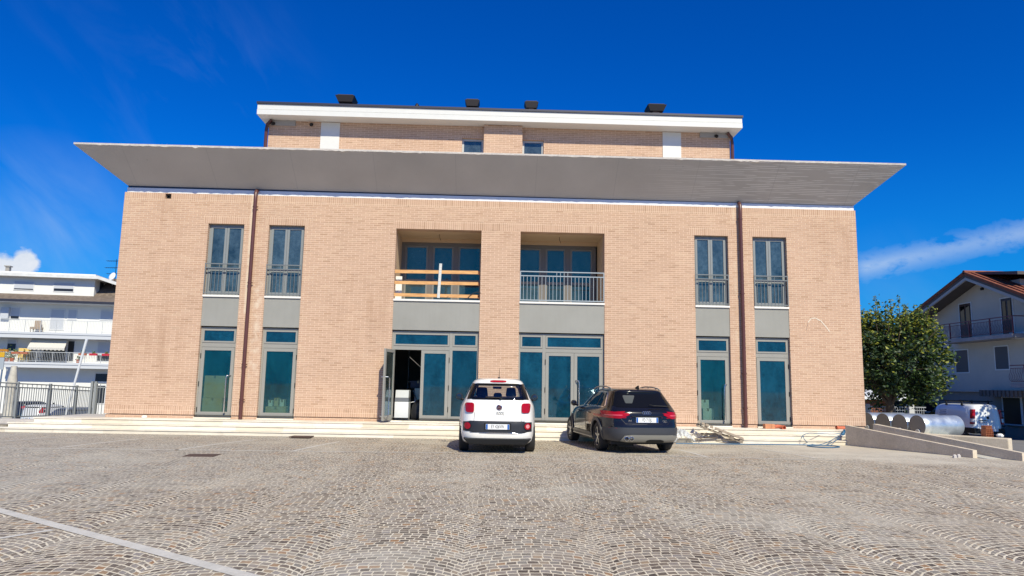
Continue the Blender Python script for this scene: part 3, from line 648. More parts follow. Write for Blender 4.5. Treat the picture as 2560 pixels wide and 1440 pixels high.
def loggia_doors(a, b, flip):
    # two-leaf door and a fixed side light, transoms above; in the left one the left leaf stands open
    y = .10; W = b - a; f = M(); f.frame(a, b, ZB, ZD, y, y + .07, .05, 0, .001)
    xd = (b - .86) if not flip else (a + .79)
    f.box(xd - .05, xd + .05, y - .005, y + .075, ZB, ZD - .05)
    f.box(a + .05, xd - .05, y, y + .07, 2.60, 2.72); f.box(xd + .05, b - .05, y, y + .07, 2.60, 2.72)
    for p, q in ((a + .055, xd - .055), (xd + .055, b - .055)): f.frame(p, q, 2.725, ZD - .055, y - .015, y + .05, .05)
    for x in (a + .2, xd - .2, xd + .2, b - .2): f.lathe([(0, -.003), (.014, -.003), (.014, 0)], (x, y, 2.66), (0, 1, 0), 8)
    d0, d1 = (a + .055, xd - .055) if not flip else (xd + .055, b - .055)
    s0, s1 = (xd + .052, b - .052) if not flip else (a + .052, xd - .052)
    f.box(s0, s1, y + .005, y + .06, ZB, ZB + .14); xm = (d0 + d1) / 2
    fo = f.build('glazed_entrance', alu, bld)
    g = M(); g.box(s0, s1, y + .02, y + .035, ZB + .14, 2.6); g.box(a + .105, xd - .105, y + .01, y + .025, 2.775, ZD - .105); g.box(xd + .105, b - .105, y + .01, y + .025, 2.775, ZD - .105); g.build('pane', glass_low, fo)
    def leaf(p, q, hs, nm='door_leaf'):
        l = M(); l.frame(p, q, ZB + .012, 2.592, y - .012, y + .05, .095, 0, .15); l.box(p + .095, q - .095, y + .01, y + .026, ZB + .162, 2.497, 1)
        lo = l.build(nm, [alu, glass_low], fo); return lo
    leaf(xm + .004, d1, 0)
    h = M()
    for z in (.8, 1.45, 2.3): h.tube([(d1 + .012 if not flip else d0 - .012, y - .02, z - .08), (d1 + .012 if not flip else d0 - .012, y - .02, z + .08)], .012, 6)
    h.build('hinge', black_pl, fo)
    if flip:
        leaf(d0, xm - .004, 0); handle(xm + .15, y - .012, .6, 1.75, -.1, fo)
    else:
        # open leaf: hinged on the left jamb, swung out past ninety degrees
        H = Vector((d0, y, 0)); E = Vector((-3.165, -.70, 0)); L = .80; u = (E - H); u.z = 0; u.normalize(); n = Vector((-u.y, u.x, 0)); Z = Vector((0, 0, 1))
        def P(s, t, z): return H + u * s + n * t + Z * z
        def slab(m, s0, s1, t0, t1, z0, z1, k=0): m.hexa([P(s0, t0, z0), P(s1, t0, z0), P(s1, t1, z0), P(s0, t1, z0), P(s0, t0, z1), P(s1, t0, z1), P(s1, t1, z1), P(s0, t1, z1)], k)
        dl = M(); z0, z1 = ZB + .012, 2.592
        slab(dl, 0, .09, 0, .055, z0, z1); slab(dl, L - .09, L, 0, .055, z0, z1); slab(dl, .09, L - .09, 0, .055, z1 - .095, z1); slab(dl, .09, L - .09, 0, .055, z0, z0 + .15)
        lo = dl.build('open_door_leaf', alu, bld); lo['label'] = 'door leaf standing wide open'
        g = M(); slab(g, .09, L - .09, .02, .035, z0 + .15, z1 - .095); g.build('pane', glass_open, lo)
        for t, k in ((.055, 1), (0, -1)):
            hh = M(); e = t + .07 * k; hh.tube([P(L - .05, t, 1.75), P(L - .07, e, 1.75), P(L - .2, e, 1.74), P(L - .22, e, 1.68), P(L - .22, e, .68), P(L - .2, e, .62), P(L - .08, e, .60), P(L - .06, t, .58)], .017, 8); hh.build('handle', steel, lo, True)
loggia_doors(*LOG[0], False); loggia_doors(*LOG[1], True)
# ------------------------------------------------------------------ cars
def catmull(keys, n):
    out = []
    for i in range(len(keys) - 1):
        p = [keys[max(0, i - 1)], keys[i], keys[i + 1], keys[min(len(keys) - 1, i + 2)]]
        for j in range(n):
            t = j / n; o = []
            for a, b, c, d in zip(*p):
                v = .5 * (2 * b + (c - a) * t + (2 * a - 5 * b + 4 * c - d) * t * t + (3 * b - a - 3 * c + d) * t ** 3)
                lo, hi = min(b, c), max(b, c); e_ = .12 * (hi - lo); o.append(min(hi + e_, max(lo - e_, v)))
            out.append(o)
    return out + [list(keys[-1])]
def car_body(keys, n=6, N=72):
    m = M(); sl_ = catmull(keys, n); rings = []
    for z, w, yr, yf, er, ef in sl_:
        b = len(m.v); yc = yr + (yf - yr) * .45
        for j in range(N):
            a = 2 * math.pi * j / N; c, s = math.cos(a), math.sin(a)
            e = er if s < 0 else ef; hl = (yc - yr) if s < 0 else (yf - yc)
            m.v.append((w * math.copysign(abs(c) ** (2 / e), c), yc + hl * math.copysign(abs(s) ** (2 / e), s), z))
        rings.append(b)
    for q, t in zip(rings, rings[1:]):
        for j in range(N): m.f.append((q + j, q + (j + 1) % N, t + (j + 1) % N, t + j)); m.k.append(0)
    m.f.append(tuple(rings[0] + j for j in range(N))[::-1]); m.k.append(1)
    m.f.append(tuple(rings[-1] + j for j in range(N))); m.k.append(0)
    return m
def rq(c, r=.25):                           # rounded quad: corners bl, br, tr, tl in 2D
    def fn(u, v):
        a, b = 2 * u - 1, 2 * v - 1
        def k(t): return 1 if abs(t) < 1 - r else 1 - r * (1 - math.sqrt(max(0, 1 - ((abs(t) - 1 + r) / r) ** 2)))
        a = a * k(b); u2 = (a + 1) / 2
        p = [c[0][i] * (1 - u2) * (1 - v) + c[1][i] * u2 * (1 - v) + c[2][i] * u2 * v + c[3][i] * (1 - u2) * v for i in (0, 1)]
        return p
    return fn
def disc(cx, cz, r0, r1=0, a0=0, a1=2 * math.pi):
    return lambda u, v: (cx + (r0 + (r1 - r0) * v) * math.cos(a0 + (a1 - a0) * u), cz + (r0 + (r1 - r0) * v) * math.sin(a0 + (a1 - a0) * u))
def patch(bvh, fn, side, off, m, name, parent, nu=16, nv=12, smooth=True):
    D = {'rear': Vector((0, 1, 0)), 'front': Vector((0, -1, 0)), 'left': Vector((1, 0, 0)), 'right': Vector((-1, 0, 0))}[side]
    g = {}; q = M()
    for j in range(nv + 1):
        for i in range(nu + 1):
            a, b = fn(i / nu, j / nv)
            o = Vector((a, -3, b)) if side == 'rear' else Vector((a, 9, b)) if side == 'front' else Vector((-4 if side == 'left' else 4, a, b))
            h = bvh.ray_cast(o, D)
            if h[0] is None: continue
            g[i, j] = len(q.v); q.v.append(tuple(h[0] - D * off + (h[1] * off * .6 if h[1].dot(D) < 0 else -h[1] * off * .6)))
    for j in range(nv):
        for i in range(nu):
            ks = [(i, j), (i + 1, j), (i + 1, j + 1), (i, j + 1)]
            if all(k in g for k in ks): q.f.append(tuple(g[k] for k in ks)); q.k.append(0)
    base = len(q.v)                          # skirt down into the body so the patch has an edge
    edge = [((i, 0), (i + 1, 0)) for i in range(nu)] + [((nu, j), (nu, j + 1)) for j in range(nv)] + [((i + 1, nv), (i, nv)) for i in range(nu, 0, -1) for i in [i - 1]] + [((0, j + 1), (0, j)) for j in range(nv)]
    for a, b in edge:
        if a in g and b in g:
            va, vb = Vector(q.v[g[a]]), Vector(q.v[g[b]]); k = len(q.v); q.v += [tuple(va + D * (off + .012)), tuple(vb + D * (off + .012))]
            q.f.append((g[a], g[b], k + 1, k)); q.k.append(0)
    return q.build(name, m, parent, smooth=smooth, local=True)
def wheel(parent, x, y, r, w, side, spokes, tyre_m, rim_m, z=0):
    ax = (side, 0, 0); c = (x, y, r + z)
    t = M(); t.lathe([(r * .66, -w * .5), (r * .90, -w * .5), (r * .98, -w * .42), (r, -w * .3), (r, w * .3), (r * .98, w * .42), (r * .90, w * .5), (r * .68, w * .5), (r * .66, w * .40), (r * .66, -w * .5)], c, ax, 36)
    to = t.build('wheel', tyre_m, parent, smooth=50, local=True)
    q = M(); q.lathe([(0, w * .1), (r * .62, w * .05)], c, ax, 24, 1); q.lathe([(r * .66, w * .44), (r * .60, w * .42), (r * .60, w * .05)], c, ax, 30); q.lathe([(0, w * .40), (r * .11, w * .40), (r * .14, w * .36), (r * .14, w * .1)], c, ax, 16)
    for k in range(spokes):
        a = 2 * math.pi * k / spokes + .3; C3 = Vector(c) + Vector((side * w * .33, 0, 0)); d = Vector((0, math.cos(a), math.sin(a)))
        q.bar(C3 + d * r * .1, C3 + d * r * .62 + Vector((side * w * .04, 0, 0)), .05 * r / .32, .03, 0, (1, 0, 0))
    q.build('rim', [rim_m, dark], to, smooth=35, local=True)
def make_body(root, keys, paint, wheels, wr, cav=None, N=72, arch=.045):
    m = car_body(keys, N=N); bo = m.build('body', [paint, black_pl], root, smooth=60, local=True)
    dg = bpy.context.evaluated_depsgraph_get(); dg.update()
    bvh = BVHTree.FromObject(bo, dg)
    cuts = []
    for (x, y) in wheels:
        c = M(); c.lathe([(0, 0), (wr + arch, 0), (wr + arch, .34), (0, .34)], (math.copysign(abs(x) + .16, x), y, wr), (-math.copysign(1, x), 0, 0), 40); cuts.append(c.build('cut', black_pl, None))
    if cav: cuts.append(cav.build('cut', black_pl, None))
    for c in cuts:
        md = bo.modifiers.new('b', 'BOOLEAN'); md.object = c; md.operation = 'DIFFERENCE'; md.solver = 'EXACT'
        try: md.material_mode = 'TRANSFER'
        except Exception: pass
        c.matrix_world = root.matrix_world.copy() if False else Matrix.Translation(root.location) @ Matrix.Rotation(root.rotation_euler.z, 4, 'Z')
    bpy.context.view_layer.update(); dg = bpy.context.evaluated_depsgraph_get(); dg.update()
    me = bpy.data.meshes.new_from_object(bo.evaluated_get(dg)); bo.modifiers.clear(); old = bo.data; bo.data = me
    for c in cuts: bpy.data.objects.remove(c)
    return bo, bvh
def plate(root, x, z, y, w, h, s, tilt=0.0):
    p = M(); p.box(x - w / 2, x + w / 2, y - .012, y, z - h / 2, z + h / 2, 0)
    for a, b in ((x - w / 2 + .004, x - w / 2 + .045), (x + w / 2 - .045, x + w / 2 - .004)): p.box(a, b, y - .0145, y - .0125, z - h / 2 + .004, z + h / 2 - .004, 1)
    po = p.build('number_plate', [plate_w, plate_b], root, local=True)
    t = text('plate_lettering', s, h * .92, Matrix.Translation((x, y - .0135, z)) @ FRONT, ink, po, .001, sx=.60)
    return po
def white_car():
    X, Y = .19, -5.98; root = thing('white_car', 'white compact people carrier parked nose to the steps, seen straight from behind', 'car', (X, Y, hz(X, Y + .5)))
    K = [(.21, .80, .14, 3.70, 5, 4), (.27, .85, .05, 3.84, 5, 4), (.42, .88, .0, 3.92, 4.8, 4), (.62, .89, .0, 3.93, 4.5, 3.6), (.80, .888, .03, 3.90, 4.5, 3.4), (.95, .872, .05, 3.78, 4.5, 3.2), (1.06, .84, .07, 3.45, 4.6, 3.2), (1.13, .80, .10, 3.05, 4.6, 3.2), (1.19, .772, .125, 2.92, 4.6, 3.4), (1.34, .705, .19, 2.70, 4.6, 3.6), (1.48, .63, .26, 2.42, 4.6, 3.8), (1.545, .595, .235, 2.30, 4.2, 3.8), (1.60, .545, .27, 2.15, 3.8, 3.6), (1.635, .46, .38, 1.95, 3.2, 3.2), (1.655, .30, .62, 1.70, 2.6, 2.6), (1.66, .06, 1.0, 1.3, 2, 2)]
    cv = M(); cv.hexa([(-.60, -.4, 1.20), (.60, -.4, 1.20), (.60, 3.6, 1.20), (-.60, 3.6, 1.20), (-.50, -.4, 1.50), (.50, -.4, 1.50), (.50, 3.6, 1.46), (-.50, 3.6, 1.46)])
    bo, bv = make_body(root, K, white_paint, [(-.86, .74), (.86, .74), (-.86, 3.25), (.86, 3.25)], .325, cv)
    for sx in (-1, 1):
        for y in (.74, 3.25): wheel(root, sx * .755, y, .325, .215, sx, 7, rubber, silver)
    wg = patch(bv, rq([(-.672, 1.185), (.672, 1.185), (.565, 1.515), (-.565, 1.515)], .12), 'rear', .006, car_tint, 'rear_window', root, 24, 14)
    # black surround of the glass
    def ring(u, v):
        pass
    sur = M()
    for a, b in (((-.70, 1.172), (.70, 1.172)),): pass
    patch(bv, rq([(-.70, 1.172), (-.575, 1.185), (-.485, 1.515), (-.585, 1.530)], .1), 'rear', .009, car_glass, 'window_surround', wg, 6, 12)
    patch(bv, rq([(.575, 1.185), (.70, 1.172), (.585, 1.530), (.485, 1.515)], .1), 'rear', .009, car_glass, 'window_surround', wg, 6, 12)
    patch(bv, rq([(-.60, 1.478), (.60, 1.478), (.575, 1.53), (-.575, 1.53)], .2), 'rear', .0095, car_glass, 'window_surround', wg, 20, 4)
    patch(bv, rq([(-.70, 1.170), (.70, 1.170), (.685, 1.205), (-.685, 1.205)], .2), 'rear', .0095, car_glass, 'window_surround', wg, 20, 4)
    w = M(); w.tube([(.06, .085, 1.215), (-.28, .115, 1.222)], .012, 6); w.lathe([(.03, 0), (.03, .03), (0, .03)], (.06, .10, 1.213), (0, -1, 0), 10); w.build('wiper', black_pl, root, local=True)
    # cabin seen through the glass
    for x, y, s in ((-.36, 1.0, 1), (.34, 1.9, 1), (-.40, 1.9, 1), (0.0, .95, .8)):
        h = M(); z = 1.215; W = .135 * s
        h.hexa([(x - W, y - .05, z), (x + W, y - .05, z), (x + W, y + .05, z), (x - W, y + .05, z), (x - W * .8, y - .04, z + (.22 if s == 1 else .10)), (x + W * .8, y - .04, z + (.22 if s == 1 else .10)), (x + W * .8, y + .04, z + (.22 if s == 1 else .10)), (x - W * .8, y + .04, z + (.22 if s == 1 else .10))]); h.build('headrest', black_pl, root, local=True, bevel=.035)
    h = M(); h.box(-.11, .11, 2.35, 2.37, 1.395, 1.455); h.build('rear_view_mirror', black_pl, root, local=True, bevel=.01)
    bl = patch(bv, rq([(-.185, 1.555), (.185, 1.555), (.18, 1.60), (-.18, 1.60)], .4), 'rear', .008, red_lamp, 'brake_light', root, 16, 5)
    for s in (-1, 1):
        x0, x1 = s * .735, s * .525; a, b = min(x0, x1), max(x0, x1)
        lo = patch(bv, rq([(a + (.03 if s < 0 else 0), .885), (b - (.03 if s > 0 else 0), .885), (b, 1.095), (a, 1.095)], .42), 'rear', .02, red_lamp, 'tail_lamp', root, 14, 14)
    bi = patch(bv, rq([(-.765, .455), (.765, .455), (.765, .705), (-.765, .705)], .22), 'rear', .008, mat('dark_grey_plastic', (.020, .022, .028), .45), 'bumper_insert', root, 30, 10)
    for s in (-1, 1):
        fo = patch(bv, disc(s * .665, .595, .0, .072), 'rear', .018, red_lamp if s < 0 else pale_lamp, 'fog_lamp', root, 20, 4)
        patch(bv, disc(s * .665, .595, .072, .088), 'rear', .016, black_pl, 'lamp_ring', fo, 20, 2)
        if s > 0: patch(bv, disc(s * .665, .595, .042, .072), 'rear', .020, red_lamp, 'lamp_ring', fo, 20, 2)
    patch(bv, rq([(-.40, .44), (.55, .44), (.55, .455), (-.40, .455)], .4), 'rear', .012, chrome, 'bumper_trim', root, 20, 2)
    bp = M(); bp.hexa([(-.62, .02, .19), (.62, .02, .19), (.62, .5, .19), (-.62, .5, .19), (-.76, -.005, .335), (.76, -.005, .335), (.76, .5, .335), (-.76, .5, .335)]); bp.box(.36, .52, .15, .6, .13, .19); bp.tube([(.3, .2, .2), (.62, .2, .2)], .06, 8); bp.build('lower_bumper', black_pl, root, local=True, bevel=.03)
    plate(root, 0, .585, -.022, .52, .115, 'EY 426VW')
    h = M(); h.box(-.30, .30, -.012, .02, .51, .665); h.build('plate_recess', black_pl, root, local=True)
    for s in (-1, 1):                        # tailgate shut lines
        g = M(); P = [(s * .515, .885), (s * .52, .78), (s * .525, .70)]
        pts = [Vector(bv.ray_cast(Vector((a, -3, z)), Vector((0, 1, 0)))[0]) for a, z in P]; g.tube(pts, .004, 5); g.build('shut_line', ink, root, local=True)
    y = bv.ray_cast(Vector((.02, -3, 1.0)), Vector((0, 1, 0)))[0].y
    e = M(); e.lathe([(.0, .012), (.045, .012), (.05, .0)], (.03, y, 1.0), (0, -1, 0), 24, 1); e.lathe([(.05, 0), (.062, .008), (.066, .016), (.058, .02), (.05, .012)], (.03, y, 1.0), (0, -1, 0), 24, 0)
    eo = e.build('round_badge', [chrome, mat('badge_dark', (.09, .02, .03), .3)], root, smooth=True, local=True)
    text('badge_lettering', 'FIAT', .052, Matrix.Translation((.03, y - .0145, 1.0)) @ FRONT, chrome, eo, .003, sx=.62)
    y = bv.ray_cast(Vector((.02, -3, .87)), Vector((0, 1, 0)))[0].y
    text('model_lettering', '500L', .105, Matrix.Translation((.05, y - .004, .868)) @ FRONT, mat('dark_chrome', (.22, .22, .23), .25, metal=.9), root, .004, sx=.95, shear=.25)
    for s in (-1, 1):
        mi = M(); mi.lathe([(0, -.06), (.055, -.05), (.082, -.01), (.085, .03), (.07, .08), (0, .10)], (s * .97, 2.55, 1.19), (0, 1, 0), 18, 0); mi.lathe([(0, -.064), (.066, -.056), (.072, -.045)], (s * .97, 2.55, 1.19), (0, 1, 0), 18, 1); mi.tube([(s * .80, 2.62, 1.10), (s * .93, 2.58, 1.13)], .03, 8)
        mi.build('wing_mirror', [black_pl, mat('mirror_glass', (.03, .05, .08), .08, metal=.5)], root, smooth=True, local=True)
        for c in ((.62, 1.02, .36), (1.15, 2.55, .0)): pass
        sd = 'left' if s < 0 else 'right'
        for (q0, q1) in ((.50, 1.02), (1.08, 1.85), (1.92, 2.55)):
            patch(bv, rq([(q0, 1.19), (q1, 1.19), (min(q1, 2.35), 1.47), (q0 + .02, 1.47)], .15), sd, .005, car_glass, 'side_window', root, 10, 8)
    a = M(); a.tube([(0.02, .62, 1.655), (0.025, .56, 1.88)], .006, 6, radii=[.008, .003]); a.lathe([(.035, 0), (.03, .02), (.008, .035)], (.02, .62, 1.645), (0, 0, 1), 10); a.build('antenna', black_pl, root, local=True)
    for s in (-1, 1):
        r = M(); r.tube([(s * .50, .65, 1.61), (s * .50, 1.9, 1.605)], .012, 6); r.build('roof_rail', black_pl, root, local=True)
    return root
def dark_car():
    X, Y, th = 3.60, -5.60, .12
    root = thing('dark_estate_car', 'dark blue estate car with grey cladding parked at an angle beside the white car', 'car', (X, Y, hz(X, Y + .6)), None, th)
    bpy.context.view_layer.update()
    K = [(.27, .84, .10, 4.55, 5, 4), (.33, .89, .04, 4.66, 5, 4), (.46, .915, .0, 4.70, 5, 3.6), (.60, .92, .0, 4.72, 5, 3.4), (.73, .922, .035, 4.68, 5, 3.2), (.86, .915, .05, 4.55, 5, 3), (.95, .89, .08, 4.25, 5, 3), (1.005, .858, .14, 3.55, 5, 3.2), (1.04, .835, .18, 3.30, 5, 3.4), (1.20, .748, .34, 2.92, 5, 3.6), (1.34, .665, .46, 2.58, 4.8, 3.8), (1.405, .625, .47, 2.42, 4.4, 3.8), (1.445, .57, .52, 2.28, 4, 3.6), (1.47, .48, .66, 2.1, 3.4, 3.2), (1.485, .3, .95, 1.85, 2.6, 2.6), (1.49, .06, 1.3, 1.6, 2, 2)]
    wy = (1.05, 3.86)
    bo, bv = make_body(root, K, dark_paint, [(sx * .90, y) for sx in (-1, 1) for y in wy], .335, None)
    for sx in (-1, 1):
        for y in wy: wheel(root, sx * .785, y, .335, .235, sx, 5, rubber, mat('alloy_rim', (.30, .30, .31), .3, metal=.7))
    wg = patch(bv, rq([(-.735, 1.045), (.735, 1.045), (.60, 1.395), (-.60, 1.395)], .14), 'rear', .006, car_glass, 'rear_window', root, 26, 14)
    patch(bv, rq([(-.43, 1.13), (-.27, 1.13), (-.16, 1.31), (-.45, 1.31)], .12), 'rear', .0075, mat('grey_glass_patch', (.07, .075, .07), .4), 'window_grey_patch', wg, 8, 8)  # flat grey patch laid over the dark rear glass
    w = M(); w.tube([(.55, .17, 1.075), (.2, .155, 1.085), (.10, .145, 1.11)], .011, 6); w.build('wiper', black_pl, root, local=True)
    for s in (-1, 1):
        x0, x1, x2 = .905, .40, .47
        if s < 0: c = [(-.915, .79), (-x2, .81), (-x1, .885), (-.905, .965)]; c = [(-.918, .80), (-.60, .79), (-.375, .89), (-.905, .965)]
        else: c = [(.60, .79), (.918, .80), (.905, .965), (.375, .89)]
        lo = patch(bv, rq([(c[0][0], c[0][1]), c[1], c[2], c[3]], .16), 'rear', .010, red_lamp, 'tail_lamp', root, 18, 10)
        xa, xb = sorted((s * .86, s * .56)); q = [(xa, .850), (xb, .850), (xb, .880), (xa, .880)]
        patch(bv, rq(q, .3), 'rear', .013, mat('lamp_inner', (.60, .07, .09), .2, coat=.3), 'lamp_inner', lo, 12, 5)
        sd = 'left' if s < 0 else 'right'
        patch(bv, rq([(.02, .80), (.30, .815), (.26, .93), (.02, .965)], .2), sd, .008, red_lamp, 'tail_lamp_side', root, 10, 8)
        patch(bv, rq([(s * .74 - .12, .545), (s * .74 + .12, .545), (s * .74 + .12, .58), (s * .74 - .12, .58)], .4), 'rear', .010, red_lamp, 'reflector', root, 10, 3)
        # windows down the side, chrome strip below and round them
        tr = patch(bv, rq([(.60, 1.03), (3.28, 1.03), (2.52, 1.385), (.93, 1.385)], .10), sd, .004, chrome, 'window_trim', root, 34, 10)
        for (a, b, c, d) in ((.70, 1.22, 1.22, 1.00), (1.29, 1.98, 1.98, 1.27), (2.06, 3.10, 2.50, 2.06)):
            patch(bv, rq([(a, 1.05), (b, 1.05), (c, 1.365), (d, 1.365)], .12), sd, .009, car_glass, 'side_window', root, 12, 9)
        patch(bv, rq([(1.235, 1.05), (1.275, 1.05), (1.265, 1.365), (1.225, 1.365)], .05), sd, .010, black_pl, 'window_pillar', tr, 3, 8)
        patch(bv, rq([(1.995, 1.05), (2.045, 1.05), (2.045, 1.365), (1.99, 1.365)], .05), sd, .010, black_pl, 'window_pillar', tr, 3, 8)
        for y in wy: patch(bv, disc(y, .335, .378, .455, -.12, math.pi + .12), sd, .016, clad, 'arch_cladding', root, 26, 4)
        patch(bv, rq([(1.52, .29), (3.40, .29), (3.40, .40), (1.52, .40)], .15), sd, .014, clad, 'sill_cladding', root, 20, 4)
        s_ = M(); s_.box(s * .87 - .03, s * .87 + .03, 1.5, 3.42, .265, .305); s_.build('sill_trim', silver, root, local=True, bevel=.01)
        for y in (1.62, 2.62):
            h = M(); h.tube([(s * .905, y, .87), (s * .938, y + .03, .875), (s * .938, y + .16, .875), (s * .905, y + .19, .87)], .014, 6); h.build('door_handle', dark_paint, root, local=True)
        for yl in (1.26, 2.02, 3.12):
            pts = [bv.ray_cast(Vector((s * 4, yl + (.0 if z > .6 else -.0), z)), Vector((-s, 0, 0)))[0] for z in (.36, .5, .65, .8, .95, 1.02)]
            g = M(); g.tube([p for p in pts if p], .0045, 5); g.build('shut_line', ink, root, local=True)
        mi = M(); mi.lathe([(0, -.06), (.06, -.05), (.078, -.01), (.08, .03), (.06, .09), (0, .11)], (s * .98, 3.02, 1.06), (0, 1, 0), 16); mi.tube([(s * .86, 3.05, 1.0), (s * .95, 3.03, 1.03)], .03, 8); mi.build('wing_mirror', dark_paint, root, smooth=True, local=True)
        r = M(); pts = [(s * .60, .78, 1.425), (s * .595, .95, 1.478), (s * .585, 1.3, 1.51), (s * .585, 1.8, 1.515), (s * .59, 2.2, 1.485), (s * .60, 2.4, 1.43)]; r.tube(pts, .017, 8)
        for y in (1.05, 1.6, 2.1): r.tube([(s * .59, y, 1.43), (s * .588, y, 1.495)], .014, 6)
        r.build('roof_rail', silver, root, True, local=True)
    bc = patch(bv, rq([(-.93, .285), (.93, .285), (.93, .595), (-.93, .595)], .05), 'rear', .012, clad, 'rear_bumper', root, 44, 10)
    for s in (-1, 1): patch(bv, rq([(.0, .30), (.62, .30), (.62, .56), (.0, .59)], .1), 'left' if s < 0 else 'right', .010, clad, 'bumper_side', root, 14, 8)
    patch(bv, rq([(-.62, .275), (.90, .275), (.84, .435), (-.52, .435)], .20), 'rear', .024, silver, 'underrun_guard', root, 36, 8)
    patch(bv, rq([(-.05, .272), (.42, .272), (.36, .335), (.0, .335)], .3), 'rear', .028, black_pl, 'guard_recess', root, 12, 4)
    e = M()
    for x in (-.50, -.385): e.lathe([(.052, -.12), (.052, .03), (.044, .035), (.040, .02), (.038, -.1), (0, -.1)], (x, .0, .345), (0, -1, 0), 18)
    eo = e.build('exhaust_pipe', [chrome], root, smooth=True, local=True)
    e = M()
    for x in (-.50, -.385): e.lathe([(0, .0), (.039, .0)], (x, .0, .345), (0, -1, 0), 18)
    e.build('pipe_bore', ink, eo, local=True)
    u = M(); u.box(-.75, .75, .35, 4.2, .20, .275); u.box(-.55, -.15, .55, 1.0, .14, .22); u.build('underbody', black_pl, root, local=True)
    y = bv.ray_cast(Vector((0, -3, .76)), Vector((0, 1, 0)))[0].y
    plate(root, 0, .765, y - .012, .52, .112, 'FD 713JL')
    sl2 = M(); sl2.box(-.36, .36, y - .02, y + .02, .835, .855); sl2.build('boot_strip', black_pl, root, local=True)
    for s in (-1, 1):
        g = M(); pts = [bv.ray_cast(Vector((s * a, -3, z)), Vector((0, 1, 0)))[0] for a, z in ((.60, .79), (.52, .70), (.50, .675), (.3, .668), (.0, .667))]; g.tube(pts, .0045, 5); g.build('shut_line', ink, root, local=True)
    y = bv.ray_cast(Vector((0, -3, .925)), Vector((0, 1, 0)))[0].y
    for i in range(4):
        q = M(); R0, r0 = .031, .0055; c = Vector((.005 + (i - 1.5) * .047, y - .006, .925))
        q.tube([c + Vector((math.cos(t * math.pi / 12) * R0, 0, math.sin(t * math.pi / 12) * R0)) for t in range(25)], r0, 6, cap=False); q.build('ring_badge', chrome, root, True, local=True)
    yy = bv.ray_cast(Vector((-.4, -3, .745)), Vector((0, 1, 0)))[0].y
    text('model_lettering', 'A4', .062, Matrix.Translation((-.40, yy - .004, .745)) @ FRONT, chrome, root, .003, sx=1.1)
    text('trim_lettering', 'allroad', .034, Matrix.Translation((.42, yy - .004, .752)) @ FRONT, chrome, root, .002); text('trim_lettering', 'quattro', .030, Matrix.Translation((.44, yy - .004, .722)) @ FRONT, chrome, root, .002)
    a = M(); a.hexa([(-.02, .62, 1.465), (.02, .62, 1.465), (.02, .85, 1.485), (-.02, .85, 1.485), (-.006, .60, 1.545), (.006, .60, 1.545), (.006, .66, 1.54), (-.006, .66, 1.54)]); a.build('antenna', black_pl, root, local=True)
    return root
white_car(); dark_car()
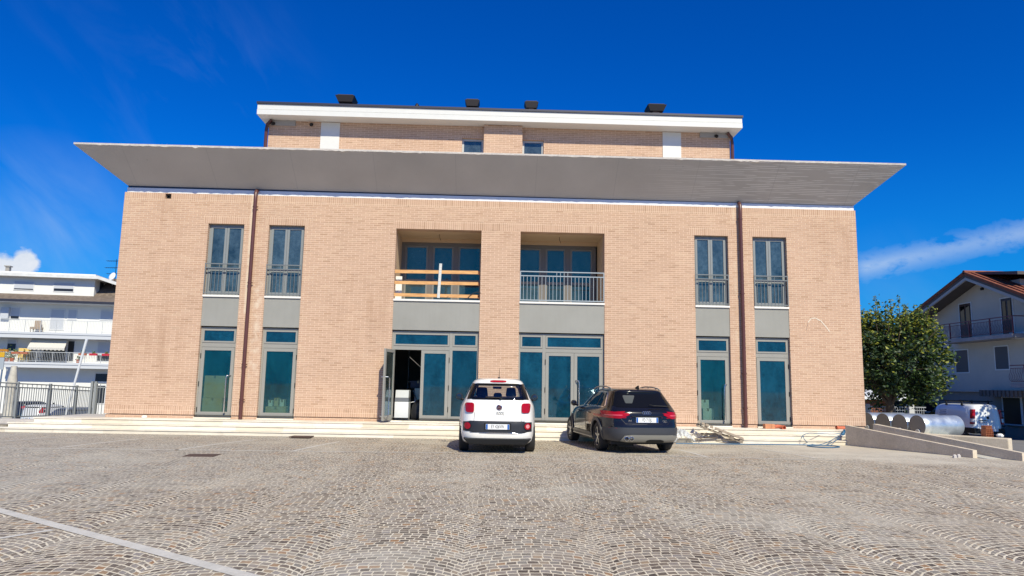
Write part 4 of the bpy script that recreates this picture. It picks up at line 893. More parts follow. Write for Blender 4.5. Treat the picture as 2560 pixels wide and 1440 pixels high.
# ------------------------------------------------------------------ things lying about the building
def clutter():
    a, b = LOG[0]
    # timber barrier across the left loggia: three planks and one upright nailed over them
    t = thing('plank_barrier', 'makeshift barrier of three pine planks and a pale upright across the left balcony', 'barrier', (-1.7, -.02, ZS + .05))
    for (p, q, h) in (((989, 678.5), (1195, 681.5), .105), ((989, 706), (1195, 709.5), .10), ((987, 736.5), (1194, 741.5), .10)):
        A, B = at(*p, y=.03), at(*q, y=.03); A.x = a + .01; m = M(); m.bar(A, B, .035, h); m.build('plank', pine, t)
        m = M(); C_ = B + Vector((.005, .10, 0)); m.bar(C_, C_ + Vector((.07, .0, 0)), .04, h); m.build('plank_end_shade', mat('plank_shade_and_shed_timber', (.20, .07, .03), .8), t)  # dark plank ends paint in the shadow of the right jamb
    A, B = at(1102, 659, y=-.015), at(1096, 745, y=-.015); m = M(); m.bar(A, B, .085, .03, 0, (0, 1, 0)); m.build('upright_board', pale_wood, t)
    m = M(); pts = [at(*p, y=.0) for p in [(1169, 746), (1174, 740), (1181, 734.5), (1189, 731), (1197, 730.5), (1202, 733)]]; m.tube(pts, .013, 6)
    tag(m.build('black_cable', rubber, None, True), 'black cable looping out over the bottom plank of the left balcony', 'cable')
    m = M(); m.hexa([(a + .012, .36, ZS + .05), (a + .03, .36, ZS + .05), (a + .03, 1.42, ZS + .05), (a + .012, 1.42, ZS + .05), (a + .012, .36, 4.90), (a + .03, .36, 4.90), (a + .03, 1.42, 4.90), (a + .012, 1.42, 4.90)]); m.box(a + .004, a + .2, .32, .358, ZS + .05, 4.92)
    tag(m.build('sunlit_patch_board', mat('white_board', (.80, .79, .74), .8)), 'white board added for the bright sunlit patch in the left corner of the left balcony', 'board')  # added board, its white stands in for a patch of sun
    # inside the doorways
    def boxt(name, lab, cat, x0, x1, y0, y1, z0, z1, m_, g=None, bev=.008):
        t = thing(name, lab, cat, ((x0 + x1) / 2, (y0 + y1) / 2, z0), g); m = M(); m.box(x0, x1, y0, y1, z0, z1); m.build('carton', m_, t, bevel=bev)
        s = M(); s.box((x0 + x1) / 2 - .03, (x0 + x1) / 2 + .03, y0 - .003, y1 + .003, z1 + .001, z1 + .004); s.box((x0 + x1) / 2 - .03, (x0 + x1) / 2 + .03, y0 - .004, y0 - .0015, z1 - .08, z1 + .001); s.build('packing_tape', mat('packing_tape', (.30, .22, .12), .3), t); return t
    boxt('cardboard_box', 'tall cardboard box behind the far left glass door, upper of two', 'box', -8.86, -8.22, .55, 1.15, 1.02, 1.70, card)
    boxt('cardboard_box', 'cardboard box behind the far left glass door, under the other one', 'box', -8.88, -8.26, .55, 1.15, ZB, 1.015, card)
    boxt('cardboard_box', 'low wide box behind the second glass door from the left', 'box', -6.95, -6.32, .6, 1.1, ZB, .78, card)
    for i, (x, z1, l) in enumerate(((-6.88, .98, 'pale packet on the low box behind the second door, leftmost'), (-6.70, 1.05, 'tall pale packet in the middle of the low box behind the second door'), (-6.52, 1.0, 'pale packet on the low box behind the second door, rightmost'))):
        boxt('packet', l, 'packet', x, x + .13, .62, .85, .785, z1, white_pl if i != 1 else card)
    boxt('cardboard_box', 'small white box standing alone right of the low box behind the second door', 'box', -6.20, -6.08, .7, .9, ZB, .80, white_pl)
    boxt('white_box', 'white box standing on the floor behind the third strip door', 'box', 6.75, 7.08, .6, .95, ZB, .95, white_pl)
    boxt('white_box', 'white box stacked on another behind the third strip door', 'box', 6.68, 6.95, .6, .9, .955, 1.22, white_pl)
    boxt('white_box', 'pale box behind the right entrance doors', 'box', 2.25, 2.5, .5, .8, ZB, .86, white_pl)
    # open doorway: white appliance, grey drawers, steel frame, blue crates, dark sack
    t = thing('white_appliance', 'white floor standing machine with a grey band just inside the open doorway', 'appliance', (-2.72, .55, ZB))
    m = M(); m.box(-2.93, -2.50, .36, .9, ZB, 1.00); m.build('cabinet', white_pl, t, bevel=.015); m = M(); m.box(-2.925, -2.505, .37, .9, 1.004, 1.12); m.build('band', mat('slate_band', (.16, .17, .19), .4), t)
    m = M(); m.hexa([(-2.92, .37, 1.124), (-2.51, .37, 1.124), (-2.51, .9, 1.124), (-2.92, .9, 1.124), (-2.92, .44, 1.36), (-2.51, .44, 1.36), (-2.51, .9, 1.36), (-2.92, .9, 1.36)]); m.build('lid', mat('pale_grey_lid', (.50, .52, .52), .4), t, bevel=.01)
    t = thing('drawer_cabinet', 'grey drawer cabinet standing in the shade of the open doorway', 'cabinet', (-2.1, 1.5, ZB)); m = M(); m.box(-2.42, -1.9, 1.2, 1.7, ZB, 1.42); m.build('cabinet', grey_pl, t, bevel=.01)
    for k in range(4): m = M(); m.box(-2.40, -1.92, 1.18, 1.198, ZB + .05 + k * .23, ZB + .255 + k * .23); m.build('drawer', grey_pl, t); 
    t = thing('scaffold_frame', 'steel scaffold frame with diagonal braces inside the dark open doorway', 'scaffold', (-2.2, 1.9, ZB))
    for p in (((-2.72, 1.9, ZB), (-2.72, 1.9, 3.1)), ((-2.35, 2.4, ZB), (-2.35, 2.4, 3.1)), ((-2.7, 1.9, 2.45), (-1.9, 2.2, 1.75)), ((-2.72, 1.88, 1.62), (-1.8, 1.88, 1.62)), ((-2.3, 1.85, 1.40), (-1.8, 1.86, 1.62)), ((-2.6, 1.1, .95), (-1.9, 1.15, 1.08)), ((-2.45, 1.12, 1.35), (-2.2, 1.12, .7))):
        m = M(); m.tube(p, .018, 8); m.build('tube', steel, t)
    boxt('blue_crate', 'dark blue crate on the drawers inside the open doorway', 'crate', -2.6, -2.1, 1.55, 1.9, 1.43, 1.66, navy)
    t = M(); t.lathe([(.0, 0), (.24, .02), (.27, .2), (.22, .45), (.10, .6), (.0, .63)], (-2.2, .7, ZB), (0, 0, 1), 14); o = t.build('dark_sack', mat('black_bag', (.012, .012, .015), .5, bump=1, bscale=9), None, True); tag(o, 'dark sack on the floor beside the white machine in the doorway', 'sack')
    # on the steps and the paving, right
    A, B = Vector((5.86, -.86, .66)), Vector((7.30, -1.62, .075))
    A, B = at(1741, 1060, y=-1.25), at(1858, 1107, y=-1.62); B.z = max(B.z, .11)
    t = thing('wooden_pallet', 'weathered wooden pallet tipped down the steps next to the dark car', 'pallet', (A + B) / 2)
    d = (B - A).normalized(); n = Vector((.1, .97, .16)); n = (n - d * n.dot(d)).normalized(); up = d.cross(n).normalized()
    if up.z < 0: up = -up
    L = (B - A).length; O = A
    def PB(m, s0, s1, w0, w1, h0, h1):
        P = [O + d * s + n * w + up * h for h in (h0, h1) for s, w in ((s0, w0), (s1, w0), (s1, w1), (s0, w1))]; m.hexa(P)
    for w in (0, .24): 
        m = M(); PB(m, 0, L, w, w + .08, -.058, -.040); m.build('bottom_board', grey_wood, t)
        for s in (.0 + .22, L * .48, L * .73, L - .10): m = M(); PB(m, s, s + .10, w, w + .08, -.038, .038); m.build('block', grey_wood, t)
    for k in range(4): m = M(); s = .01 + k * .125; PB(m, s, s + .085, -.02, .34, .041, .066); m.build('top_board', grey_wood, t)
    for w in (0, .12, .24): m = M(); PB(m, .52, L, w - .01, w + .10, .041, .060); m.build('top_board', grey_wood, t)
    # plastic sheet
    rnd = random.Random(5); m = M(); NX, NY = 26, 16
    for j in range(NY + 1):
        for i in range(NX + 1):
            u, v = i / NX, j / NY; x = 5.25 + .62 * u; y = -1.75 + .62 * v
            h = math.sin(math.pi * min(1, u * 1.08)) ** .6 * math.sin(math.pi * (v * .8 + .1)) ** .6 * (.36 - .10 * u); z = .075 + h * (1 + .35 * (rnd.random() - .5)) + .03 * math.sin(17 * u + 5 * v) * math.sin(13 * v)
            m.v.append((x + .05 * (rnd.random() - .5), y + .05 * (rnd.random() - .5), max(.07, z)))
    for j in range(NY):
        for i in range(NX): q = j * (NX + 1) + i; m.f.append((q, q + 1, q + NX + 2, q + NX + 1)); m.k.append(0)
    tag(m.build('plastic_sheet', film), 'crumpled clear plastic sheet lying by the dark car and the pallet', 'plastic sheet')
    for k, (p, q, w, lab) in enumerate((((1735, 1099), (1840, 1101), .05, 'flat dark board lying lowest at the foot of the steps under the pallet'), ((1737, 1096), (1795, 1093), .035, 'thin batten resting on the lowest step under the pallet'), ((1752, 1083), (1790, 1083.5), .03, 'short batten on the middle step beside the plastic sheet'), ((1790, 1103), (1828, 1110), .05, 'short dark board end at the foot of the pallet'))):
        m = M(); y = (-1.55, -1.42, -1.12, -1.7)[k]; m.bar(at(*p, y=y), at(*q, y=y), w, .02); tag(m.build('batten', mat('old_timber', (.16, .12, .08), .85, var=.2, vscale=8)), lab, 'batten')
    m = M()
    for k in range(12):
        p = Vector((5.72 + rnd.random() * .55, -1.45 + rnd.random() * .25, .12 + rnd.random() * .22)); pts = [p]
        for j in range(4): p = p + Vector((rnd.uniform(-.13, .13), rnd.uniform(-.05, .05), rnd.uniform(-.07, .07))); p.z = max(.09, p.z); pts.append(p)
        m.tube(pts, .0045, 4, cap=False)
    tag(m.build('wire_tangle', rust), 'tangle of rusty tie wire between the plastic sheet and the pallet', 'wire')
    # blue hose: run along the lowest step and a loose coil by the ramp
    def hose(name, pts, r, lab):
        P = [Vector(p) for p in pts]; out = []
        for i in range(len(P) - 1):
            p = [P[max(0, i - 1)], P[i], P[i + 1], P[min(len(P) - 1, i + 2)]]
            for j in range(6):
                t = j / 6; out.append(.5 * (2 * p[1] + (p[2] - p[0]) * t + (2 * p[0] - 5 * p[1] + 4 * p[2] - p[3]) * t * t + (p[1] * 3 - p[0] - 3 * p[2] + p[3]) * t ** 3))
        out.append(P[-1]); m = M(); m.tube(out, r, 7); tag(m.build(name, blue_hose, None, True), lab, 'hose')
    g = lambda px, py, z=.055: tuple(at(px, py, z=z))
    f = lambda px, py, y: tuple(at(px, py, y=y))
    hose('blue_hose', [g(1690, 1108.5), g(1740, 1109), g(1800, 1110), g(1870, 1110.5), g(1950, 1111), g(2015, 1112), g(2060, 1113), g(2090, 1115), g(2098, 1117.5), g(2070, 1119), g(2030, 1116.5), g(2020, 1113.5), g(2050, 1113), g(2085, 1114.5), g(2095, 1117)], .014, 'blue hose running along the foot of the steps to a flat coil')
    hose('blue_hose', [f(2002, 1098, -1.42), f(2008, 1088, -1.42), f(2022, 1083, -1.4), f(2050, 1084, -1.1), f(2085, 1085, -.9), f(2108, 1082, -.75)], .010, 'thin blue hose drawn straight over the steps to the ramp wall')
    hose('blue_hose', [f(2008, 1091, -1.45), f(2012, 1100, -1.5), g(2025, 1109), g(2045, 1112), f(2070, 1105, -1.5), f(2092, 1093, -1.15), f(2110, 1084, -.75)], .010, 'thin blue hose sagging in a bow from the ramp wall to the paving')
    hose('blue_hose', [g(2068, 1112), f(2085, 1104, -1.48), f(2096, 1096, -1.2), f(2112, 1085, -.75)], .010, 'short blue hose end dropping from the ramp wall over the steps')
    t = thing('hose_connector', 'blue hose connector bunched against the end of the ramp wall', 'connector', at(2110, 1082, y=-.8)); c = at(2110, 1081, y=-.80)
    for k in range(3): m = M(); m.lathe([(0, -.06), (.03, -.06), (.035, 0), (.022, .06), (0, .06)], c + Vector((-.02 + .04 * k, .02 * k, -.02 + .03 * k)), (.7, .2, .6 - .5 * k), 10); m.build('coupling', blue_hose, t, True)
    m = M(); P0 = at(2091, 1069, y=-.62); m.tube([P0, P0 + Vector((.42, .12, -.01))], .042, 14, cap=False); m.lathe([(.052, 0), (.052, .06), (.044, .06)], P0, (.42, .12, -.01), 14); m.lathe([(0, .02), (.036, .02)], P0, (.42, .12, -.01), 14)
    tag(m.build('orange_pipe', orange, None, True), 'straight orange drain pipe lying on the platform by the ramp wall', 'pipe')
    c = at(1948, 1063.5, y=-.40); c.z = .47; m = M(); pts = []
    for k in range(9): a_ = k / 8 * math.pi / 2; pts.append(c + Vector((-.10 + .14 * math.sin(a_), -.0 - .0 * a_, .05 - .10 * (1 - math.cos(a_)))))
    pts = [c + Vector((-.12, .02, .0)), c + Vector((-.06, .0, .015)), c + Vector((0, -.03, .01)), c + Vector((.045, -.085, -.005)), c + Vector((.06, -.14, -.01))]
    m.tube(pts, .056, 14, cap=False); m.lathe([(.056, -.0), (.066, 0), (.066, .05), (.056, .05)], pts[-1], pts[-1] - pts[-2], 14); m.lathe([(.0, -.02), (.05, -.02)], pts[-1], pts[-1] - pts[-2], 14); tag(m.build('pipe_elbow', orange, None, True), 'orange drain pipe elbow on the step in front of the right door', 'pipe elbow')
    m = M(); A = at(1912, 1067, y=-.38); m.box(A.x, A.x + .19, -.42, -.22, .411, .55); m.box(A.x + .192, A.x + .30, -.42, -.22, .411, .548); tag(m.build('clay_block', mat('orange_clay', (.55, .24, .12), .85, var=.12, vscale=6), bevel=.008), 'orange clay block beside the pipe elbow in front of the right door', 'block')
    m = M(); A = at(361, 1044, y=-.15); m.lathe([(0, 0), (.07, .005), (.08, .04), (.06, .07), (0, .08)], (A.x, -.15, .41), (0, 0, 1), 7); tag(m.build('white_stone', white_board if False else mat('white_board')), 'white stone lying on the platform near the left corner of the building', 'stone')
    for i, (px, py, lab) in enumerate(((2387, 1147, 'small pale rubble piece at the foot of the front ramp wall'), (2397, 1146, 'small grey rubble piece touching the front ramp wall near its end'))):
        A = at(px, py, z=.06); m = M(); m.lathe([(0, 0), (.05, 0), (.045, .05), (.02, .08), (0, .08)], (A.x, A.y, hz(A.x, A.y)), (0, 0, 1), 6); tag(m.build('rubble_piece', conc_edge), lab, 'rubble')
clutter()
def ramp():
    # two low walls with sloping tops, a poured slab between them, running out towards the camera
    A0, A1 = Vector((10.33, -1.30, 0)), Vector((11.36, -5.22, 0)); d = (A1 - A0).normalized(); n = Vector((-d.y, d.x, 0)) ; n = n if n.x > 0 else -n
    def wall(P, Q, zp, zq, zb, w, lab, bp=0):
        m = M(); K = 10; rn = random.Random(int(zp * 100))
        pts = [P.lerp(Q, i / K) for i in range(K + 1)]
        for i in range(K):
            a, b = pts[i], pts[i + 1]; za, zc = zp + (zq - zp) * i / K, zp + (zq - zp) * (i + 1) / K
            m.hexa([(a.x, a.y, zb), (b.x, b.y, zb), (b.x + n.x * w, b.y + n.y * w, zb), (a.x + n.x * w, a.y + n.y * w, zb), (a.x, a.y, za), (b.x, b.y, zc), (b.x + n.x * w, b.y + n.y * w, zc), (a.x + n.x * w, a.y + n.y * w, za)])
        me = m.build('ramp_wall', concrete); bm = bmesh.new(); bm.from_mesh(me.data); bmesh.ops.remove_doubles(bm, verts=bm.verts[:], dist=1e-4); bmesh.ops.delete(bm, geom=[f for f in bm.faces if False], context='FACES'); bm.to_mesh(me.data); bm.free()
        tag(me, lab, 'wall', 'low concrete walls of the ramp'); return me
    wall(A0, A1, .60, .26, -.05, .13, 'front low concrete ramp wall with a sloping top, starting at the steps')
    off = n * 1.30; B1 = Vector((12.10, -5.80, 0)); B0 = B1 - d * 4.35
    wall(B0, B1, .66, .26, -.15, .15, 'rear low concrete ramp wall, in front of the metal tanks')
    m = M(); P = A0 + n * .134; Q = A1 + n * .134 + d * .25; R2, S = Q + n * (((B1 - A1).dot(n)) - .14), P + n * (((B1 - A1).dot(n)) - .14)
    m.hexa([(*P.xy, -.2), (*Q.xy, -.2), (*R2.xy, -.2), (*S.xy, -.2), (*P.xy, .40), (*Q.xy, .085), (*R2.xy, .085), (*S.xy, .40)]); m2 = m
    tag(m2.build('ramp_slab', screed), kind='structure')
    m = M(); c = at(2537, 1130, y=-.6); e0 = Vector((c.x - .16, -.6, 0)); dd = Vector((-.62, .78, 0)); nn = Vector((.78, .62, 0)); Lb = 4.2
    zt = .245; zb_ = -.5
    P = [e0, e0 + nn * .34, e0 + nn * .34 + dd * Lb, e0 + dd * Lb]
    m.hexa([(p.x, p.y, zb_) for p in P] + [(p.x, p.y, zt) for p in P]); o = m.build('concrete_block', concrete, bevel=.03); tag(o, 'long thick concrete block with a pale end face at the right edge', 'concrete block')
    # hollow bricks and a lump on the block
    def hb(c, w, h, l, rot, lab, nx, nz):
        m = M(); u = Vector((math.cos(rot), math.sin(rot), 0)); v = Vector((-math.sin(rot), math.cos(rot), 0)); t_ = .008
        def bx(x0, x1, y0, y1, z0, z1, k=0): m.hexa([c + u * x + v * y + Vector((0, 0, z)) for z in (z0, z1) for x, y in ((x0, y0), (x1, y0), (x1, y1), (x0, y1))], k)
        for i in range(nx + 1): x = (w - t_) * i / nx; bx(x, x + t_, 0, l, 0, h)
        for j in range(nz + 1): z = (h - t_) * j / nz; bx(0.001, w - .001, .001, l - .001, z, z + t_)
        bx(.004, w - .004, .10, l - .01, .004, h - .004, 1)
        tag(m.build('hollow_brick', [terracotta, mat('brick_inside', (.10, .03, .015), .9)]), lab, 'brick', 'hollow clay bricks on the concrete block')
    base = at(2466, 1087.5, y=.15); base.z = zt
    hb(base, .25, .24, .20, R_(8), 'larger hollow clay brick standing on the concrete block', 4, 4)
    hb(base + Vector((-.02 + .04, .02, .245)), .22, .09, .18, R_(10), 'smaller hollow clay brick lying on top of the larger one', 4, 2)
    m = M(); m.lathe([(0, 0), (.09, 0), (.11, .05), (.06, .10), (0, .11)], (base.x + .42, base.y - .02, zt), (0, 0, 1), 7); tag(m.build('mortar_lump', mat('white_board')), 'white lump of mortar on the concrete block right of the hollow bricks', 'lump')
ramp()
def tanks():
    ang = R_(14); ax = Vector((math.cos(ang), math.sin(ang), 0)); sd = Vector((-math.sin(ang), math.cos(ang), 0)); r, L = .345, 1.62
    c0 = at(2293, 1068, y=1.6); z = .155 + r - .02
    t = thing('metal_tank', 'nearest of the four shiny galvanised cylinders lying beside the ramp, fully visible', 'tank', (c0.x, 1.6, z - r), 'galvanised cylinders beside the ramp')
    c = Vector((c0.x, 1.6, z))
    m = M(); m.lathe([(r - .006, .0), (r, .006), (r, .30), (r + .003, .302), (r, .304), (r, L - .3), (r + .003, L - .298), (r, L - .296), (r, L - .006), (r - .006, L)], c, ax, 56); m.build('shell', galv, t, smooth=50)
    m = M(); m.lathe([(0, .012), (r - .012, .012), (r - .006, 0)], c, ax, 48); m.lathe([(0, L - .01), (r - .006, L)], c, ax, 40); m.build('end_cap', galv_cap, t, smooth=30)
    m = M(); cc = c + sd * -.02 + Vector((0, 0, -r * .58)); m.lathe([(0, -.035), (.085, -.035), (.095, -.02), (.095, .012)], cc, ax, 20); m.build('outlet_flange', mat('pale_flange', (.50, .50, .48), .5), t, smooth=30)
    for k, lab in enumerate(('second galvanised cylinder from the ramp, just behind the fully visible one', 'third galvanised cylinder from the ramp', 'galvanised cylinder farthest back, partly hidden by the corner of the brick building')):
        dup(t, Vector((c0.x, 1.6, z - r)) + sd * .715 * (k + 1) + ax * (-.02 * (k + 1)), None, lab)
    m = M(); m.box(10.9, 15.4, .6, 5.2, -.6, .135); 
    tag(m.build('gravel_pad', screed), kind='structure')
    m = M(); pts = [Vector((11.75 + .5 * math.cos(a) * (.6 + .05 * a), .85 + .18 * math.sin(a), .15 + .004 * a)) for a in [k * .35 for k in range(40)]]; m.tube(pts, .012, 6); tag(m.build('blue_hose', blue_hose, None, True), 'blue hose coiled on the ground in front of the metal tanks', 'hose')
tanks()
def left_railing():
    rt = thing('guard_railing', 'grey metal guard railing running back along the left edge of the platform', 'railing', (-15, 1, .3))
    def panel_(P, Q, zt0, zt1, zb0, zb1, n, par):
        m = M(); h = lambda t: zt0 + (zt1 - zt0) * t; b = lambda t: zb0 + (zb1 - zb0) * t
        for dz in (0, -.12): m.bar((*P, h(0) + dz - .02), (*Q, h(1) + dz - .02), .03, .035)
        m.bar((*P, b(0) + .06), (*Q, b(1) + .06), .03, .035)
        for i in range(1, n):
            t = i / n; x, y = P[0] + (Q[0] - P[0]) * t, P[1] + (Q[1] - P[1]) * t
            m.box(x - .009, x + .009, y - .009, y + .009, b(t) + .06, h(t) - .13)
            if i % 2 == 0: m.box(x - .007, x + .007, y - .007, y + .007, h(t) - .13, h(t) - .02)
        m.build('railing_panel', mat('railing_grey', (.26, .275, .28), .5), par)
    ps = [(-15.18, -.4, 1.43, .33), (-15.0, 1.3, 1.36, .24), (-14.98, 2.95, 1.31, .20), (-14.98, 4.5, 1.25, .15), (-14.95, 5.8, 1.20, .10)]
    for a, b in zip(ps, ps[1:]): panel_(a[:2], b[:2], a[2], b[2], a[3], b[3], 14, rt)
    for a in ps: m = M(); m.box(a[0] - .035, a[0] + .035, a[1] - .035, a[1] + .035, -.3, a[2] + .03); m.build('post', mat('railing_grey'), rt)
    r2 = thing('guard_railing', 'short grey railing section between the left corner of the brick building and a double post', 'railing', (-12.3, 1.75, .3))
    panel_((-12.86, 1.75), (-11.56, 1.75), 1.41, 1.38, .31, .31, 13, r2)
    for x in (-12.92, -12.80): m = M(); m.box(x - .035, x + .035, 1.71, 1.79, -.6, 1.45); m.build('post', mat('railing_grey'), r2)
left_railing()
# ------------------------------------------------------------------ left: apartment block
def apartments():
    P0 = at(140, 916, y=48); P0.z = -2.0; th = R_(7); e = Vector((math.cos(th), math.sin(th), 0)); nn = Vector((math.sin(th), -math.cos(th), 0))
    root = thing('apartment_block', 'white apartment block with long balconies and a brown tiled roof band', 'building', P0, None, th)
    def B(px, py, off=0.0):                 # off = distance in front of the facade
        q = P0 + nn * off; d = ray(px, py); t = (q - CC).dot(nn) / d.dot(nn); p = CC + d * t - P0; return p.dot(e), p.z
    W = mat('white_render', (.74, .735, .70), .8, var=.04, vscale=.6); G = mat('grey_soffit', (.55, .57, .60), .7); sh = mat('grey_shutter', (.50, .52, .56), .6); fr = mat('pale_frame', (.68, .68, .68), .5)
    tile = mat('brown_roof_tiles', rough=.9, fn=concrete_fn((.10, .075, .055), (.24, .19, .15), 3)); dk = mat('dark_opening', (.02, .022, .028), .3)
    u0, u1 = B(-140, 900)[0], B(330, 900)[0]; zr = B(140, 743)[1]
    m = M(); m.box(u0, u1, 0, 11, -.3, B(140, 752, 1.4)[1] - .13); m.build('wall', W, root, local=True)
    # eaves and tiled skirt roof
    z_e, z_t = B(140, 752, 1.4)[1], B(140, 738)[1]
    yb = 1.0; ux = B(236, 720, -yb)[0]; zk = B(140, 737, -yb)[1]
    m = M(); m.hexa([(u0, -1.4, z_e - .12), (u1, -1.4, z_e - .12), (u1, yb + .05, z_e - .12), (u0, yb + .05, z_e - .12), (u0, -1.4, z_e), (u1, -1.4, z_e), (u1, yb + .05, zk), (u0, yb + .05, zk)], 0)
    m.hexa([(ux + .02, yb + .06, z_e - .1), (u1, yb + .06, z_e - .1), (u1, 8, z_e - .1), (ux + .02, 8, z_e - .1), (ux + .02, yb + .06, zk), (u1, yb + .06, zk), (u1, 4.5, zk + 2.3), (ux + .02, 4.5, zk + 2.3)], 0)
    m.build('roof', tile, root, local=True)
    m = M(); m.box(u0, u1, -1.52, -1.41, z_e - .16, z_e + .04); m.build('gutter', roof_dark, root, local=True)
    m = M(); m.box(u0, u1, -1.38, 0, z_e - .2, z_e - .125); m.build('eaves_soffit', G, root, local=True)
    # set-back top storey
    zt = B(140, 685, -yb)[1]; zb = z_e + .3
    m = M(); m.box(u0, ux, yb, 9, zb - .6, zt + .1); m.build('top_storey_wall', W, root, local=True)
    m = M(); uf = B(243, 690, 0)[0]; za, zc = B(100, 682, .4)[1], B(100, 690, .4)[1]; m.box(u0, uf, .2, 8, zc, za); m.hexa([(uf, .2, zc), (uf + 3.2, 2, zc - 1.0), (uf + 3.2, 8, zc - 1.0), (uf, 8, zc), (uf, .2, za), (uf + 3.2, 2, za - 1.0), (uf + 3.2, 8, za - 1.0), (uf, 8, za)]); m.build('roof_slab', mat('worn_white', (.66, .66, .64), .8, var=.12, vscale=2), root, local=True)
    def win(x0, y0, x1, y1, off=0.0, shut=1.0, frame=True, nm='window'):
        (a, z1), (b, z0) = B(x0, y0, off), B(x1, y1, off); y = -off
        f = M(); f.frame(a, b, z0, z1, y - .05, y + .02, .07); fo = f.build(nm, fr, root, local=True)
        g = M(); g.box(a + .07, b - .07, y - .02, y - .003, z0 + .07, z1 - .07); g.build('pane', dk, fo, local=True)
        if shut: s = M(); s.box(a + .07, b - .07, y - .04, y - .021, z0 + .07 + (z1 - z0 - .14) * (1 - shut), z1 - .07); s.build('shutter', sh, fo, local=True)
    win(36, 701, 85, 727, -yb + .0, .86); win(135, 705, 185, 731, -yb + .0, .68)
    f = M(); f.box(ux - .0, ux + .03, 2.2, 3.0, zb + 1.3, zb + 2.3); f.build('window', dk, root, local=True)
    for r in ((28, 768, 49, 799, .75), (128, 772, 159, 826, 1), (171, 773, 192, 800, 1), (252, 775, 300, 802, 1)): win(*r[:4], .0, r[4])
    for r in ((19, 847, 40, 884, .3), (170, 851, 184, 905, 0), (245, 853, 290, 905, .7), (110, 850, 163, 905, 0)): win(*r[:4], .0, r[4], nm='window')
    win(238, 932, 290, 956, .0, 0); win(238, 962, 262, 1010, 0, 0)
    # balconies
    for (pt, pb, rt_, lab) in ((831, 846, 800, 1), (906, 920, 880, 0)):
        o = 1.45; zt_, zb_, zr_ = B(140, pt, o)[1], B(140, pb, o)[1], B(140, rt_, o)[1]; ua = B(-140 if lab else 6, pt, o)[0]; ub = B(330, pt, o)[0]
        m = M(); m.box(ua, ub, -o, 0, zb_, zt_ - .22, 0); m.box(ua - .05, ub, -o - .06, 0, zt_ - .216, zt_, 0); bo = m.build('balcony', G, root, local=True)
        r = M(); r.box(ua, ub, -o + .03, -o + .07, zr_ - .05, zr_); r.box(ua, ub, -o + .03, -o + .06, zt_ + .1, zt_ + .13); n = int((ub - ua) / 1.35); 
        for i in range(n + 1): x = ua + (ub - ua) * i / n; r.box(x - .025, x + .025, -o + .02, -o + .07, zt_, zr_)
        for i in range(n * 10): x = ua + (ub - ua) * i / (n * 10); r.box(x - .009, x + .009, -o + .035, -o + .055, zt_ + .1, zr_)
        r.build('railing', mat('pale_grey_rail', (.50, .52, .53), .5), bo, local=True)
        if lab: z2 = zt_
        else: z1 = zt_
    # awning over the lower balcony
    (a, za), (b, _) = B(84, 841, .3), B(172, 841, .3); (a2, zb2), (b2, _) = B(70, 868, 1.4), B(163, 868, 1.4)
    m = M(); m.hexa([(a, -.3, za - .03), (b, -.3, za - .03), (b2, -1.5, zb2 - .03), (a2, -1.5, zb2 - .03), (a, -.3, za), (b, -.3, za), (b2, -1.5, zb2), (a2, -1.5, zb2)])
    for i in range(18): x = a2 + (b2 - a2) * i / 18; w_ = (b2 - a2) / 18; m.box(x + .004, x + w_ - .004, -1.52, -1.5, zb2 - .2 - .05 * (i % 2), zb2)
    m.build('awning', mat('cream_awning', (.58, .56, .50), .8), root, local=True)
    # small fittings
    (x, z) = B(19, 664, -4); zz = B(19, 684, -4)[1]; m = M(); m.box(x - .18, x + .18, 4, 4.4, zz - .5, z - .1); m.box(x - .28, x + .28, 3.9, 4.5, z - .1, z); m.build('chimney', mat('chimney_grey', (.3, .28, .25), .9), root, local=True)
    x, z = B(279, 690, -1.5); m = M(); m.lathe([(0, .06), (.25, .03), (.42, -.06)], (x, 1.5, z), (-.45, -.8, .3), 20); m.tube([(x, 1.5, z), (x + .1, 1.7, z - .9)], .04, 6); m.build('satellite_dish', mat('dish_white', (.74, .74, .74), .5), root, local=True)
    x, z = B(292, 648, -2); m = M(); m.tube([(x, 2, z - 3), (x, 2, z)], .03, 5)
    for py, L in ((652, .9), (669, 1.0), (684, .8)):
        zc_ = B(292, py, -2)[1]; m.tube([(x - L, 2, zc_ - .06), (x + .2, 2, zc_)], .025, 5)
        for k in range(6): xx = x - L + k * L / 5; m.tube([(xx, 1.75, zc_ - .05), (xx, 2.25, zc_ - .05)], .015, 4)
    m.build('roof_antenna', black_pl, root, local=True)
    x, z = B(16, 782); m = M(); m.box(x - .35, x + .35, -.35, 0, z - .55, z + .5); m.build('boiler_box', sh, root, local=True)
    x, z = B(88, 810); 
    # things standing on the balconies
    def wpt(u, o, z): return P0 + e * u + nn * o + Vector((0, 0, z))
    def on(px, zbase): return B(px, 900 if zbase == z1 else 820, .9)[0]
    t = thing('balcony_chair', 'brown chair standing on the upper balcony of the white block', 'chair', wpt(B(92, 818, .7)[0], .7, z2), None, th)
    br = mat('brown_fabric', (.36, .27, .19), .9)
    m = M(); m.box(-.45, .45, -.3, .3, .3, .5); m.build('seat', br, t, local=True); m = M(); m.box(-.35, .25, .24, .32, .5, 1.15); m.build('backrest', br, t, local=True)
    for sx in (-.4, .4):
        for sy in (-.26, .26): m = M(); m.box(sx - .03, sx + .03, sy - .03, sy + .03, 0, .298); m.build('leg', br, t, local=True)
    t = thing('yellow_cabinet', 'yellow balcony cabinet left of the cream awning', 'cabinet', wpt(B(62, 880, .5)[0], .5, z1), None, th)
